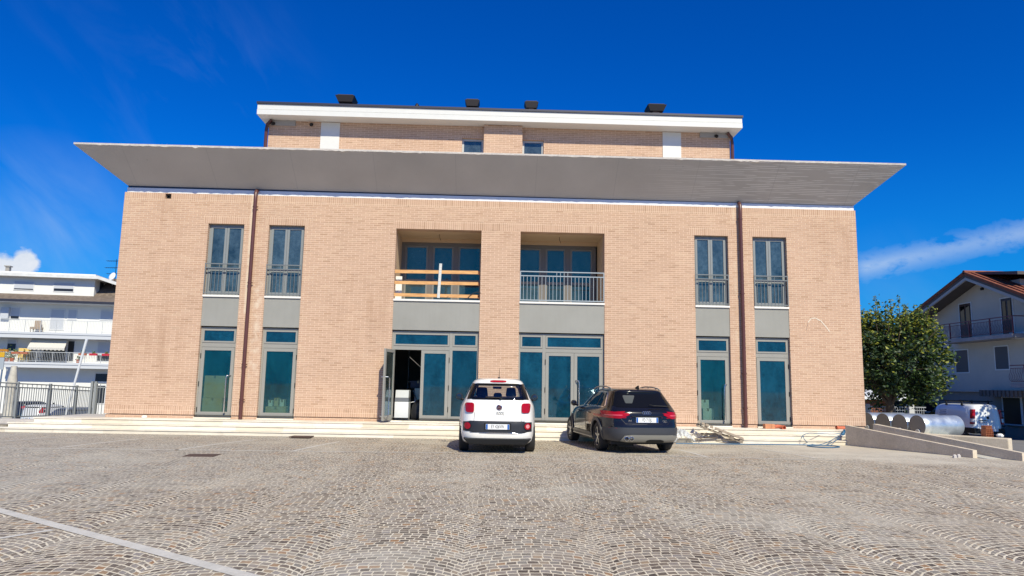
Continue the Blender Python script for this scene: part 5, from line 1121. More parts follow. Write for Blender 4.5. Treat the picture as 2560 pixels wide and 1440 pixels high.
    ye = mat('yellow_panel', (.70, .50, .16), .7); m = M(); m.box(-.45, .45, -.22, .22, 0, 1.3); m.build('carcass', ye, t, local=True); m = M(); m.box(-.44, -.01, -.245, -.225, .03, 1.27); m.build('door', ye, t, local=True); m = M(); m.box(.01, .44, -.245, -.225, .03, 1.27); m.build('door', ye, t, local=True)
    for i, (px, lab) in enumerate(((80, 'dark garden chair on the lower balcony, farthest left under the awning'), (104, 'dark garden chair on the lower balcony, second from the left under the awning'), (128, 'dark garden chair on the lower balcony, third from the left under the awning'), (152, 'dark garden chair on the lower balcony, at the right end of the awning'))):
        t = thing('garden_chair', lab, 'chair', wpt(B(px, 900, .8)[0], .75, z1), 'dark chairs under the awning', th + (.3, -.2, .15, -.4)[i]); m = M(); m.box(-.24, .24, -.24, .24, .42, .46); m.build('seat', black_pl, t, local=True); m = M(); m.frame(-.24, .24, .46, .95, .2, .23, .04); m.box(-.05, .05, .2, .23, .5, .92); m.build('backrest', black_pl, t, local=True)
        for sx in (-.22, .22):
            for sy in (-.22, .22): m = M(); m.box(sx - .02, sx + .02, sy - .02, sy + .02, 0, .419); m.build('leg', black_pl, t, local=True)
    t = thing('garden_table', 'white round table on the lower balcony left of the dark chairs', 'table', wpt(B(66, 900, .9)[0], .9, z1)); m = M(); m.lathe([(0, .72), (.4, .72), (.4, .75), (0, .75)], (0, 0, 0), (0, 0, 1), 18); m.build('tabletop', white_pl, t, local=True); m = M(); m.lathe([(.03, 0), (.03, .72)], (0, 0, 0), (0, 0, 1), 8); m.lathe([(0, .02), (.22, .02), (.24, 0)], (0, 0, 0), (0, 0, 1), 12); m.build('stand', white_pl, t, local=True)
    rn = random.Random(11); leaf = mat('balcony_leaves', (.10, .16, .05), .7, var=.4, vscale=20); pot = mat('terracotta_pot', (.40, .13, .07), .8); redf = mat('red_flowers', (.5, .03, .05), .6)
    for i, (px, o, s, rail, lab) in enumerate(((16, .6, 1.0, 0, 'big green pot plant at the left end of the lower balcony'), (30, 1.3, .75, 0, 'bushy pot plant second from the left end of the lower balcony'), (37, 1.62, .35, 1, 'window box plant on the railing right of the left pot plants'), (58, 1.62, .3, 1, 'window box plant on the railing below the yellow cabinet'), (205, 1.62, .5, 1, 'round flowering plant hanging on the railing right of the white pole'), (232, 1.62, .3, 1, 'red window box on the railing near the right end of the lower balcony'), (264, 1.62, .3, 1, 'red window box at the far right end of the lower balcony'), (196, 1.0, .4, 0, 'small pot plant on the balcony floor behind the white pole'))):
        zb_ = z1 + (.72 if rail else 0); t = thing('pot_plant', lab, 'plant', wpt(B(px, 900, o)[0], o, zb_), 'plants on the lower balcony')
        m = M(); (m.box(-.35, .35, -.1, .1, 0, .2) if rail else m.lathe([(0, 0), (.16, 0), (.22, .34), (0, .34)], (0, 0, 0), (0, 0, 1), 10)); m.build('pot', pot if i not in (5, 6) else redf, t, local=True)
        m = M()
        for k in range(int(90 * s)):
            c = Vector((rn.gauss(0, .22), rn.gauss(0, .12), abs(rn.gauss(.3, .28)))) * s * (1.2 if not rail else 1); c.z += .3 if not rail else .15; q = Vector((rn.uniform(-1, 1), rn.uniform(-1, 1), rn.uniform(-1, 1))).normalized() * .09; w_ = q.orthogonal().normalized() * .05; m.poly([c - q, c + w_, c + q, c - w_])
        m.build('foliage', leaf, t, local=True)
apartments()
# ------------------------------------------------------------------ left: parked cars in the lower lot
def simple_car(name, label, cat, loc, rz, K, paint, wb, L, rear=True, lamp='tall', plate_s=None, r=.31):
    root = thing(name, label, cat, loc, None, rz); bpy.context.view_layer.update()
    w = max(k[1] for k in K); wy = wb
    bo, bv = make_body(root, K, paint, [(sx * w * .97, y) for sx in (-1, 1) for y in wy], r, None, N=48)
    for sx in (-1, 1):
        for y in wy: wheel(root, sx * (w - .11), y, r, .2, sx, 6, rubber, silver)
    zb = [k for k in K if k[1] > w * .84 and k[0] > .9][-1][0]; zt = [k for k in K if k[1] > w * .55][-1][0]
    patch(bv, rq([(-w * .76, zb + .06), (w * .76, zb + .06), (w * .64, zt - .08), (-w * .64, zt - .08)], .14), 'rear', .006, car_glass, 'rear_window', root, 16, 8)
    patch(bv, rq([(-w * .76, zb + .10), (w * .76, zb + .10), (w * .62, zt - .06), (-w * .62, zt - .06)], .14), 'front', .006, car_glass, 'windscreen', root, 16, 8)
    for s, sd in ((-1, 'left'), (1, 'right')):
        for y0, y1, a, b in ((.35, 1.05, .1, .0), (1.12, 1.95, 0, 0), (2.02, 2.85, 0, .5)):
            patch(bv, rq([(y0, zb + .06), (y1, zb + .06), (y1 - b, zt - .1), (y0 + a, zt - .1)], .12), sd, .006, car_glass, 'side_window', root, 8, 6)
        if lamp == 'tall': patch(bv, rq([(min(s * w * .93, s * w * .76), zb - .28), (max(s * w * .93, s * w * .76), zb - .28), (max(s * w * .86, s * w * .76), zt - .15), (min(s * w * .86, s * w * .76), zt - .15)], .3), 'rear', .014, red_lamp, 'tail_lamp', root, 6, 10)
        else: patch(bv, rq([(min(s * w * .93, s * w * .5), zb - .26), (max(s * w * .93, s * w * .5), zb - .26), (max(s * w * .93, s * w * .5), zb - .08), (min(s * w * .93, s * w * .5), zb - .08)], .3), 'rear', .014, red_lamp, 'tail_lamp', root, 8, 6)
        patch(bv, rq([(min(s * w * .9, s * w * .55), .62), (max(s * w * .9, s * w * .55), .62), (max(s * w * .9, s * w * .55), .78), (min(s * w * .9, s * w * .55), .78)], .3), 'front', .014, mat('head_lamp', (.6, .62, .64), .1, coat=1), 'headlight', root, 8, 6)
        mi = M(); mi.lathe([(0, -.05), (.07, -.03), (.075, .04), (0, .08)], (s * (w + .06), 2.75, zb + .05), (0, 1, 0), 10); mi.build('wing_mirror', black_pl, root, smooth=True, local=True)
    b = M(); b.box(-w * .8, w * .8, -.03, .3, .25, .42); b.build('lower_bumper', black_pl, root, local=True, bevel=.03)
    if plate_s: plate(root, 0, .72, -.01, .5, .11, plate_s)
    return root, bv
KW = [(.22, .76, .12, 3.9, 5, 4), (.3, .84, .04, 4.05, 5, 4), (.5, .875, .0, 4.1, 5, 3.6), (.75, .88, .02, 4.08, 5, 3.4), (.95, .865, .06, 3.85, 5, 3.2), (1.05, .84, .09, 3.3, 5, 3.2), (1.12, .81, .11, 3.1, 5, 3.4), (1.35, .745, .17, 2.75, 5, 3.6), (1.5, .68, .22, 2.45, 5, 3.6), (1.57, .60, .3, 2.25, 4, 3.4), (1.61, .45, .5, 2.0, 3.2, 3), (1.63, .1, 1.0, 1.5, 2, 2)]
def lot():
    def put(px, py, z, d):                   # ground point below a pixel at depth d
        r_ = ray(px, py); p = CC + r_ * d; return Vector((p.x, p.y, hz(p.x, p.y)))
    p = put(68, 1040, 0, 47.5); simple_car('white_estate', 'white estate car with tall red tail lamps parked beyond the guard railing', 'car', p, R_(-14), [(a, b, c, d, e, f) for a, b, c, d, e, f in KW], mat('dull_white_paint', (.66, .66, .64), .3, coat=1), (.75, 3.3), 4.1, plate_s='EX 802ND')
    p = put(35, 1040, 0, 53.5); simple_car('dark_hatchback', 'dark car half hidden behind the white estate beyond the railing', 'car', p, R_(-8), KW, mat('black_paint', (.012, .013, .016), .2, coat=1), (.75, 3.3), 4.1, lamp='wide')
    p = put(222, 1040, 0, 46.5); simple_car('blue_grey_hatchback', 'blue grey car parked behind the railing next to the corner of the brick building', 'car', p, R_(172), KW, mat('blue_grey_paint', (.06, .07, .09), .25, coat=1), (.75, 3.3), 4.1, lamp='wide')
    p = put(4, 1036, 0, 27.5); p.z -= .15; simple_car('black_saloon', 'black car at the left edge of the picture, close behind the railing', 'car', p, R_(80), KW, mat('black_paint'), (.75, 3.3), 4.1, lamp='wide')
    # leaning white pole, wrapped pillar, site sign
    A, B_ = put(160, 975, 0, 40), CC + ray(217, 848) * 40; m = M(); m.tube([A, A.lerp(B_, .5), B_], .05, 8, radii=[.05, .06, .075]); tag(m.build('leaning_pole', white_pl, None, True), 'thin white pole leaning to the right in front of the white block', 'pole')
    m = M(); q = CC + ray(22, 1000) * 33; g0 = hz(q.x, q.y); rn = random.Random(2); zt = (CC + ray(20, 915) * 33).z; n = 12
    m.lathe([(.14 + .13 * rn.random() + .05 * (i < 5), i / n * (zt - g0)) for i in range(n)] + [(.13, zt - g0), (0, zt - g0 + .03)], (q.x, q.y, g0), (.02, 0, 1), 9); tag(m.build('pale_pillar', mat('lumpy_plaster', (.52, .49, .43), .9, var=.25, vscale=4, bump=.6, bscale=6), None, True), 'lumpy pale pillar at the far left behind the railing', 'pillar')
    sg = CC + ray(5, 905) * 27; t = thing('site_sign', 'tilted grey notice board with a yellow header at the left edge of the picture', 'sign', (sg.x, sg.y, hz(sg.x, sg.y)))
    def S(px, py, dy=0): r_ = CC + ray(px, py) * 27; return Vector((r_.x, r_.y + dy, r_.z))
    ye = mat('sign_yellow', (.72, .42, .03), .5)
    def slab(name, P, m_, par, y0, y1): q = M(); q.hexa([v + Vector((0, y0, 0)) for v in P] [:4] + [v + Vector((0, y1, 0)) for v in P]); return q.build(name, m_, par)
    slab('board', [S(-40, 922), S(7.5, 924), S(12, 880), S(-36, 878)], mat('sign_grey', (.42, .47, .52), .5), t, 0, .03); slab('header', [S(-40, 892), S(11.2, 893), S(12.5, 880.5), S(-36, 878)], ye, t, -.012, -.002); slab('cap', [S(-38, 877), S(19, 879), S(18, 873), S(-38, 871)], mat('sign_orange', (.55, .22, .02), .5), t, 0, .08)
    m = M(); m.bar(S(3, 923, .06), (sg.x - .1, sg.y + .06, hz(sg.x, sg.y)), .04, .04); m.build('post', steel, t)
lot()
# ------------------------------------------------------------------ right: tree, house, van
def tree():
    rnd = random.Random(21); X, Y = 18.3, 10.2; g = hz(X, Y)
    t = thing('broadleaf_tree', 'leafy dark green tree with yellowing upright shoots between the brick building and the house', 'tree', (X, Y, g))
    m = M(); m.tube([(X, Y, g - .1), (X + .03, Y, g + .9), (X - .05, Y, g + 1.7), (X, Y, g + 2.6)], .2, 12, radii=[.24, .19, .17, .12])
    tips = []
    C = Vector((X + .12, Y, 3.15))
    for k in range(46):
        th = rnd.uniform(0, 2 * math.pi); el = math.asin(rnd.uniform(-.55, .98)); rr = rnd.uniform(.75, 1.0)
        e = C + Vector((math.cos(th) * math.cos(el) * 2.6, math.sin(th) * math.cos(el) * 2.4, math.sin(el) * 2.15)) * rr
        b = Vector((X, Y, g + rnd.uniform(1.5, 2.6))); mid = b.lerp(e, .5) + Vector((0, 0, .25)); tips.append((b, mid, e)); m.tube([b, mid, e], .04, 6, radii=[.07, .035, .01])
    for k in range(38):                      # upright shoots that break the outline
        th = rnd.uniform(0, 2 * math.pi); rr = rnd.uniform(.2, 1.0); b = C + Vector((math.cos(th) * 2.0 * rr, math.sin(th) * 1.9 * rr, 1.75 * math.sqrt(max(0, 1 - rr * rr * .8))))
        e = b + Vector((rnd.uniform(-.25, .25) + math.cos(th) * .35 * rr, math.sin(th) * .3 * rr, rnd.uniform(.5, 1.2))); b0 = Vector((X, Y, g + 2.4)); m.tube([b0, b0.lerp(b, .6) + Vector((0, 0, -.1)), b], .02, 5, radii=[.03, .025, .02]); tips.append((b, b.lerp(e, .5), e)); m.tube([b - Vector((0, 0, .02)), b.lerp(e, .5), e], .02, 5, radii=[.02, .014, .006])
    m.build('trunk', mat('bark', (.10, .075, .055), .9, var=.3, vscale=12, bump=.6), t, True)
    L = M()
    def leaf(c, s, k):
        d = Vector((rnd.gauss(0, 1), rnd.gauss(0, 1), rnd.gauss(-.35, .6))).normalized(); w = d.cross(Vector((rnd.gauss(0, .6), rnd.gauss(0, .6), 1))).normalized() * s * .45; q = d * s; n = d.cross(w).normalized() * s * .16
        b = len(L.v); L.v += [tuple(p) for p in (c, c + q * .45 + w + n, c + q + n * .3, c + q * .45 - w + n, c + q * .45 - n * .4)]
        L.f += [(b, b + 4, b + 1), (b + 1, b + 4, b + 2), (b + 2, b + 4, b + 3), (b + 3, b + 4, b)]; L.k += [k] * 4
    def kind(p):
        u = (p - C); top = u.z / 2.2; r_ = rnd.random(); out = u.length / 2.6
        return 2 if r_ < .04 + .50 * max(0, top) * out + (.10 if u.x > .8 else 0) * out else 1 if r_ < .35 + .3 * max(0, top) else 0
    for i, (b, mid, e) in enumerate(tips):
        shoot = i >= 46; n = 34 if shoot else 20
        for j in range(n):
            t_ = (j + rnd.random()) / n; t_ = t_ if shoot else .35 + .7 * t_; p = b.lerp(e, t_) + Vector((rnd.gauss(0, .05), rnd.gauss(0, .05), rnd.gauss(0, .04))) * (1 if shoot else 3)
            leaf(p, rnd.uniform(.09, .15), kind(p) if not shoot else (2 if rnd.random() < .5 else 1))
    cl = []                                  # leaf clumps spread over an uneven shell
    for k in range(480):
        th = rnd.uniform(0, 2 * math.pi); el = math.asin(rnd.uniform(-.97, .97)); rr = .35 + .65 * rnd.random() ** .45; lump = 1 + .16 * math.sin(3 * th + 1.3) * math.cos(4 * el) + .11 * math.sin(7 * th + 3 * el)
        cl.append(C + Vector((math.cos(th) * math.cos(el) * 2.5, math.sin(th) * math.cos(el) * 2.35, math.sin(el) * 2.15)) * rr * lump)
    for c in cl:
        if c.z < .30 + .5 * rnd.random(): continue
        if math.sin(2.6 * c.x + 1.7 * c.z) * math.sin(2.1 * c.z - 1.1 * c.y) > .62: continue
        for j in range(rnd.randint(22, 40)):
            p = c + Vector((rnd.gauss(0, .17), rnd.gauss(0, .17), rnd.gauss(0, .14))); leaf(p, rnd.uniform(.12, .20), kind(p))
    def lf(c):
        def fn(T, p, oc, o):
            n = T.noise(oc, 9, 2); T.put(p.inputs['Base Color'], T.vm('SCALE', c, T.mapr(n, .3, .7, .7, 1.3)))
            tr = T.node('ShaderNodeBsdfTranslucent'); tr.inputs[0].default_value = (c[0] * 1.5, c[1] * 1.6, c[2], 1); mx = T.node('ShaderNodeMixShader'); mx.inputs[0].default_value = .25
            T.l.new(p.outputs[0], mx.inputs[1]); T.l.new(tr.outputs[0], mx.inputs[2]); T.l.new(mx.outputs[0], o.inputs[0])
        return fn
    L.keep = True
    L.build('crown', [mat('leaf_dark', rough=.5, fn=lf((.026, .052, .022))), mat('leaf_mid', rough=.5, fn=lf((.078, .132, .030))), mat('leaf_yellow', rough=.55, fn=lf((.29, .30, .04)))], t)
tree()
def house():
    XG = 30.0; P = lambda px, py, x=XG: at(px, py, x=x)
    g = hz(30, 20) - .05
    root = thing('gabled_house', 'white gabled house with red tiled roof and dark red balcony railings at the right edge', 'house', (XG, 24, g))
    wl = mat('house_render', (.56, .515, .445), .85, var=.06, vscale=1); low = mat('house_base_render', (.34, .30, .25), .85, var=.08, vscale=1.5); wood = mat('dark_brown_wood', (.055, .022, .016), .5); trim = mat('house_trim', (.72, .72, .70), .7)
    iron = mat('dark_red_iron', (.17, .04, .045), .5); tiles = mat('red_roof_tiles', rough=.85, fn=concrete_fn((.15, .045, .026), (.29, .095, .05), 4)); under = mat('dark_eaves_board', (.10, .085, .08), .8); dk = mat('dark_opening')
    pk = P(2417, 682, XG - 1.1); yp, zp = pk.y, pk.z; y0, y1 = 15.5, 33.0; s0, s1 = .42, .35; x1 = 46
    zr = lambda y: zp - (s0 * (yp - y) if y < yp else s1 * (y - yp))
    zf = P(2400, 975).z                      # storey line above the ground floor
    m = M(); m.poly([(XG, y0, zf), (XG, y1, zf), (XG, y1, zr(y1) - .3), (XG, yp, zp - .3), (XG, y0, zr(y0) - .3)]); m.poly([(x1, y0, zf), (x1, y0, zr(y0) - .3), (x1, yp, zp - .3), (x1, y1, zr(y1) - .3), (x1, y1, zf)]); m.poly([(XG, y0, zf), (XG, y0, zr(y0) - .3), (x1, y0, zr(y0) - .3), (x1, y0, zf)]); m.poly([(XG, y1, zf), (x1, y1, zf), (x1, y1, zr(y1) - .3), (XG, y1, zr(y1) - .3)])
    m.build('wall', wl, root)
    m = M(); m.box(XG + .12, x1, y0 + .1, y1 - .1, g - .4, zf); m.build('ground_floor_wall', low, root); m = M(); m.box(XG - .06, XG + .12, y0, y1, zf - .10, zf - .004); m.build('storey_band', wl, root)
    # roof: two slabs with a projecting verge
    xv = XG - 1.25; m = M()
    for ya, yb_ in ((yp, y0 - .8), (yp, y1 + .8)):
        za, zb = zr(yp), zr(yb_); P4 = [(xv, ya), (x1 + 1, ya), (x1 + 1, yb_), (xv, yb_)]; Z = [za, za, zb, zb]
        m.hexa([(x, y, z - .28) for (x, y), z in zip(P4, Z)] + [(x, y, z - .12) for (x, y), z in zip(P4, Z)], 1)
        P4 = [(xv - .06, ya), (x1 + 1, ya), (x1 + 1, yb_ ), (xv - .06, yb_)]; m.hexa([(x, y, z - .118) for (x, y), z in zip(P4, Z)] + [(x, y, z) for (x, y), z in zip(P4, Z)], 0)
        n = 44
        for i in range(n):                   # rolls of the tiles down the slope
            x = xv + (x1 + 1 - xv) * i / n; d = 1 if yb_ > ya else -1; m.bar((x, ya, za + .03), (x, yb_, zb + .03), .16, .07, 0)
    m.tube([(xv - .06, yp, zp + .03), (x1 + 1, yp, zp + .03)], .12, 8, 0); ro = m.build('roof', [tiles, under], root)
    m = M()
    for ya, yb_ in ((yp, y0 - .6), (yp, y1 + .6)): m.hexa([(xv + .02, ya, zr(ya) - .46), (xv + .12, ya, zr(ya) - .46), (xv + .12, yb_, zr(yb_) - .46), (xv + .02, yb_, zr(yb_) - .46), (xv + .02, ya, zr(ya) - .29), (xv + .12, ya, zr(ya) - .29), (xv + .12, yb_, zr(yb_) - .29), (xv + .02, yb_, zr(yb_) - .29)])
    m.build('bargeboard', mat('grey_bargeboard', (.40, .39, .38), .7), ro)
    yd = yp - 2.7; m = M(); m.box(30.06, 44, yd, yp - .5, zr(yd) - .6, zp - .75); do = m.build('dormer', wl, ro)
    m = M(); m.hexa([(29.35, yd - .8, zp - .62), (45, yd - .8, zp - .62), (45, yp - .1, zp - .10), (29.35, yp - .1, zp - .10), (29.35, yd - .8, zp - .44), (45, yd - .8, zp - .44), (45, yp - .1, zp + .04), (29.35, yp - .1, zp + .04)]); m.build('dormer_roof', under, ro)
    # openings on the gable wall; y runs along the wall
    def op(px0, py0, px1, py1, nm, panes):
        a, b = P(px0, py0), P(px1, py1); ya, yb_ = min(a.y, b.y), max(a.y, b.y); z1, z0 = a.z, b.z
        f = M(); w = .07
        for y, yy, z, zz in ((ya - w, ya, z0, z1), (yb_, yb_ + w, z0, z1), (ya - w, yb_ + w, z1 + .002, z1 + w), (ya - w, yb_ + w, z0 - w, z0 - .002)): f.box(XG - .03, XG + .05, y, yy, z, zz)
        fo = f.build(nm, trim, root); q = M(); q.box(XG - .012, XG + .02, ya, yb_, z0, z1); q.build('leaf' if 'door' in nm else 'pane', panes, fo); return ya, yb_, z0, z1, fo
    for r in ((2398, 762, 2433, 848), (2502, 748, 2537, 838)):
        ya, yb_, z0, z1, fo = op(*r, 'balcony_door', wood); q = M(); q.box(XG - .03, XG - .014, ya + .12, (ya + yb_) / 2 - .08, z0 + .9, z1 - .15); q.box(XG - .03, XG - .014, (ya + yb_) / 2 + .08, yb_ - .12, z0 + .9, z1 - .15); q.build('glass', car_glass, fo)
    op(2388, 877, 2423, 930, 'window', mat('brown_shutter', (.12, .085, .075), .6)); ya, yb_, z0, z1, fo = op(2487, 868, 2524, 922, 'window', mat('dark_shutter', (.09, .08, .085), .6))
    ya, yb_, z0, z1, fo = op(2507, 994, 2556, 1062, 'front_door', dk); op(2310, 1003, 2345, 1030, 'cellar_window', dk)
    m = M(); a, b = P(2478, 990), P(2600, 975); m.box(XG - .7, XG + .1, min(a.y, b.y), max(a.y, b.y), b.z - .35, b.z - .05); 
    for k in range(12): yy = min(a.y, b.y) + (max(a.y, b.y) - min(a.y, b.y)) * (k + .5) / 12; m.box(XG - .76, XG - .71, yy - .1, yy + .1, b.z - .42, b.z - .04)
    m.build('door_canopy', mat('faded_tiles', (.20, .15, .12), .9, var=.2), root)
    def balcony(ya, yb_, zs, rail_h, out, nm):
        m = M(); m.box(XG - out, XG + .1, ya, yb_, zs - .22, zs); bo = m.build('balcony', mat('stained_concrete', (.30, .29, .30), .9, var=.25, vscale=2), root)
        r = M(); xo = XG - out + .06; r.box(xo - .03, xo + .03, ya, yb_, zs + rail_h - .05, zs + rail_h); r.box(xo - .02, xo + .02, ya, yb_, zs + rail_h - .2, zs + rail_h - .17); r.box(xo - .02, xo + .02, ya, yb_, zs + .08, zs + .11)
        n = int((yb_ - ya) / .125)
        for i in range(n + 1):
            y = ya + (yb_ - ya) * i / n; big = i % 14 == 0
            if big: r.box(xo - .03, xo + .03, y - .03, y + .03, zs, zs + rail_h - .05)
            else: r.tube([(xo, y, zs + rail_h - .17), (xo - .01, y, zs + rail_h * .62), (xo - .11, y, zs + rail_h * .38), (xo - .10, y, zs + rail_h * .22), (xo, y, zs + .10)], .011, 5, cap=False)
        r.box(XG - out + .06, XG, ya - .02, ya + .02, zs + rail_h - .05, zs + rail_h); r.build('railing', iron, bo)
    zs = P(2480, 838, XG - 1.2).z; balcony(16.2, P(2345, 800, XG - 1.2).y, zs, 1.0, 1.2, 'u')
    zs2 = P(2540, 958, XG - 1.2).z; balcony(15.6, P(2524, 930, XG - 1.2).y, zs2, 1.0, 1.2, 'l')
    m = M(); a = P(2545, 850, XG - .02); m.box(XG - .5, XG - .02, 16, a.y, a.z + .05, a.z + .4); m.build('awning_box', trim, root)
    m = M(); a = P(2455, 705, XG - .02); m.box(XG - .1, XG - .005, a.y - .1, a.y + .1, a.z - .5, a.z - .35); m.build('wall_lamp', black_pl, root)
    m = M(); m.tube([(33, yp, zp), (33, yp, zp + .9)], .03, 5); m.build('chimney_rod', black_pl, ro)
house()
def front_fence():
    Y = 13.2; g = hz(19, Y)
    t = thing('garden_fence', 'low garden wall with pale posts and bar panels under the tree, beyond the metal tanks', 'fence', (19.5, Y, g)); gp = mat('fence_grey', (.30, .31, .32), .6)
    Q = lambda px, py: at(px, py, y=Y); xs = [Q(p, 1020).x for p in (2150, 2168, 2228, 2278, 2318)]; zt = Q(2228, 1016).z; zb = g
    m = M(); m.box(xs[0] - 1, xs[-1], Y + .05, Y + .25, zb - .5, zb + .35); m.build('base_wall', conc_edge, t)
    for i, x in enumerate((xs[1], xs[2], xs[3])): m = M(); m.box(x - .13, x + .13, Y - .05, Y + .21, zb + .354, zt + .1); m.build('post', mat('pale_post', (.52, .52, .51), .8), t)
    for a, b in ((xs[0] - .8, xs[1] - .14), (xs[1] + .14, xs[2] - .14), (xs[2] + .14, xs[3] - .14), (xs[3] + .14, xs[4])):
        m = M(); m.box(a, b, Y + .1, Y + .14, zt - .05, zt); m.box(a, b, Y + .1, Y + .14, zt - .2, zt - .17); m.box(a, b, Y + .1, Y + .14, zb + .38, zb + .41); n = int((b - a) / .11)
        for i in range(1, n): x = a + (b - a) * i / n; m.box(x - .01, x + .01, Y + .11, Y + .13, zb + .41, zt - .05)
        m.build('bar_panel', gp, t)
    a = at(2205, 992, y=19); t = thing('garden_shed', 'low dark shed with a white edged roof behind the garden fence', 'shed', (a.x, 20, hz(a.x, 20)))
    m = M(); m.box(a.x - 5, a.x + .9, 19.5, 22, hz(a.x, 20) - .3, a.z - .1); m.build('wall', mat('plank_shade_and_shed_timber'), t); m = M(); m.hexa([(a.x - 5, 19, a.z - .05), (a.x + 1.2, 19, a.z - .22), (a.x + 1.2, 22.5, a.z + .2), (a.x - 5, 22.5, a.z + .4), (a.x - 5, 19, a.z + .12), (a.x + 1.2, 19, a.z - .05), (a.x + 1.2, 22.5, a.z + .4), (a.x - 5, 22.5, a.z + .6)]); m.build('roof', trim_w if False else white_pl, t)
    m = M(); b = at(2250, 985, y=18.6); m.box(b.x - .2, b.x + .25, 18.4, 18.6, b.z - .4, b.z + .25); tag(m.build('meter_cabinet', white_pl, bevel=.02), 'white meter cabinet behind the garden fence under the tree', 'cabinet')
front_fence()
def hedge():
    rn = random.Random(9); X0, X1, Y = 19.5, 30, 27; g = hz(24, Y); m = M()
    for k in range(5200):
        c = Vector((rn.uniform(X0, X1), Y + rn.uniform(-.6, .6), g + rn.uniform(0, 3.6) + .3 * math.sin(X0 + k))); q = Vector((rn.gauss(0, 1), rn.gauss(0, 1), rn.gauss(0, 1))).normalized() * rn.uniform(.12, .24); w = q.orthogonal().normalized() * .1; m.poly([c - q, c + w, c + q, c - w])
    m.box(X0 + .1, X1 - .1, Y - .4, Y + .4, g - .2, g + 3.3); m.keep = True
    tag(m.build('hedge', mat('hedge_leaves', (.022, .036, .016), .7, var=.4, vscale=6)), 'dark hedge behind the garden shed, seen under the tree', 'hedge')
hedge()
def van():
    X, Y = 27.25, 16.4; g = hz(X, Y + 2); sc = .97
    root = thing('white_van', 'white panel van with roof bars parked with its back to the piazza, beside the house', 'van', (X, Y, g), None, R_(4.5)); bpy.context.view_layer.update()
    K = [(.26, .86, .06, 4.70, 8, 5), (.34, .93, .0, 4.80, 8, 5), (.6, .95, .0, 4.82, 8, 4.5), (.85, .95, .02, 4.78, 8, 4.5), (1.0, .945, .03, 4.60, 8, 4.5), (1.1, .935, .04, 4.15, 8, 4.5), (1.2, .92, .05, 3.95, 8, 4.5), (1.5, .87, .08, 3.55, 8, 4.5), (1.75, .81, .11, 3.15, 7, 4.5), (1.84, .74, .15, 2.95, 6, 4.5), (1.89, .60, .25, 2.7, 4.5, 4), (1.91, .3, .6, 2.3, 3, 3), (1.915, .05, 1.0, 1.8, 2, 2)]
    vp = mat('white_van_paint', (.76, .78, .79), .3, coat=1)
    bo, bv = make_body(root, K, vp, [(sx * .92, y) for sx in (-1, 1) for y in (.85, 3.95)], .33, None, N=64)
    for sx in (-1, 1):
        for y in (.85, 3.95): wheel(root, sx * .84, y, .33, .22, sx, 6, rubber, silver)
    for s, sd in ((-1, 'left'), (1, 'right')):
        patch(bv, rq([(2.95, 1.16), (3.85, 1.16), (3.35, 1.62), (3.0, 1.66)], .12), sd, .006, car_glass, 'side_window', root, 10, 8)
        patch(bv, rq([(.5, 1.14), (2.82, 1.14), (2.75, 1.70), (.55, 1.70)], .14), sd, -.012 if False else .004, mat('van_panel_paint', (.68, .70, .72), .3, coat=1), 'panel_pressing', root, 18, 8)
        patch(bv, rq([(.0, .34), (.75, .34), (.75, .62), (.0, .62)], .1), sd, .012, black_pl, 'corner_bumper', root, 8, 6)
        def lampbox(z0, z1, nm, m_, par, o):
            def e(z): t = (z - .85) / .65; return .952 - .082 * t if z < 1.5 else .87 - .06 * (z - 1.5) / .25
            q = M(); P = []
            for z in (z0, z1):
                y = .028 + max(0, z - .85) * .055; P += [(s * (e(z) - .145), y - .012 - o, z), (s * (e(z) - .02), y + .004 - o, z), (s * (e(z) + .006 + o), y + .05, z), (s * (e(z) + .004 + o), y + .19, z), (s * (e(z) - .10), y + .19, z)]
            n = 5; q.v += P; q.f += [tuple(range(n))[::-1], tuple(range(n, 2 * n))] + [(i, (i + 1) % n, n + (i + 1) % n, n + i) for i in range(n)]; q.k += [0] * (n + 2)
            return q.build(nm, m_, par, local=True)
        lo = lampbox(.82, 1.62, 'tail_lamp', red_lamp, root, 0); lampbox(.93, 1.12, 'reversing_lens', mat('clear_lamp', (.62, .55, .55), .15, coat=1), lo, .004)
        mi = M(); mi.lathe([(0, -.05), (.1, -.03), (.11, .06), (0, .12)], (s * 1.08, 3.75, 1.25), (0, 1, 0), 12); mi.tube([(s * .92, 3.75, 1.15), (s * 1.05, 3.75, 1.2)], .03, 6); mi.build('wing_mirror', black_pl, root, smooth=True, local=True)
    patch(bv, rq([(-.7, 1.25), (.7, 1.25), (.62, 1.68), (-.62, 1.68)], .12), 'front', .006, car_glass, 'windscreen', root, 14, 8)
    b = M(); b.box(-.90, -.55, -.05, .5, .32, .60); b.box(.55, .90, -.05, .5, .32, .60); b.box(-.55, .55, -.05, .35, .30, .44); b.build('rear_bumper', black_pl, root, local=True, bevel=.03)
    g_ = M(); g_.tube([bv.ray_cast(Vector((.02, -3, z)), Vector((0, 1, 0)))[0] for z in (.45, .8, 1.2, 1.6, 1.8)], .006, 5); g_.build('door_gap', ink, root, local=True)
    for z in (.72, 1.18, 1.52):
        h = M(); h.box(.84, .96, -.0, .06, z - .03, z + .03); h.build('hinge', black_pl, root, local=True)
    h = M(); h.box(-.55, -.08, -.03, .06, 1.02, 1.05); h.build('plate_lamp_bar', black_pl, root, local=True)
    y = bv.ray_cast(Vector((-.33, -3, .93)), Vector((0, 1, 0)))[0].y; plate(root, -.33, .92, y - .01, .50, .12, 'DW 518AT')
    e = M(); e.lathe([(0, .012), (.075, .012), (.085, 0)], (.0, bv.ray_cast(Vector((.0, -3, 1.15)), Vector((0, 1, 0)))[0].y, 1.17), (0, -1, 0), 20); e.build('round_badge', black_pl, root, local=True)
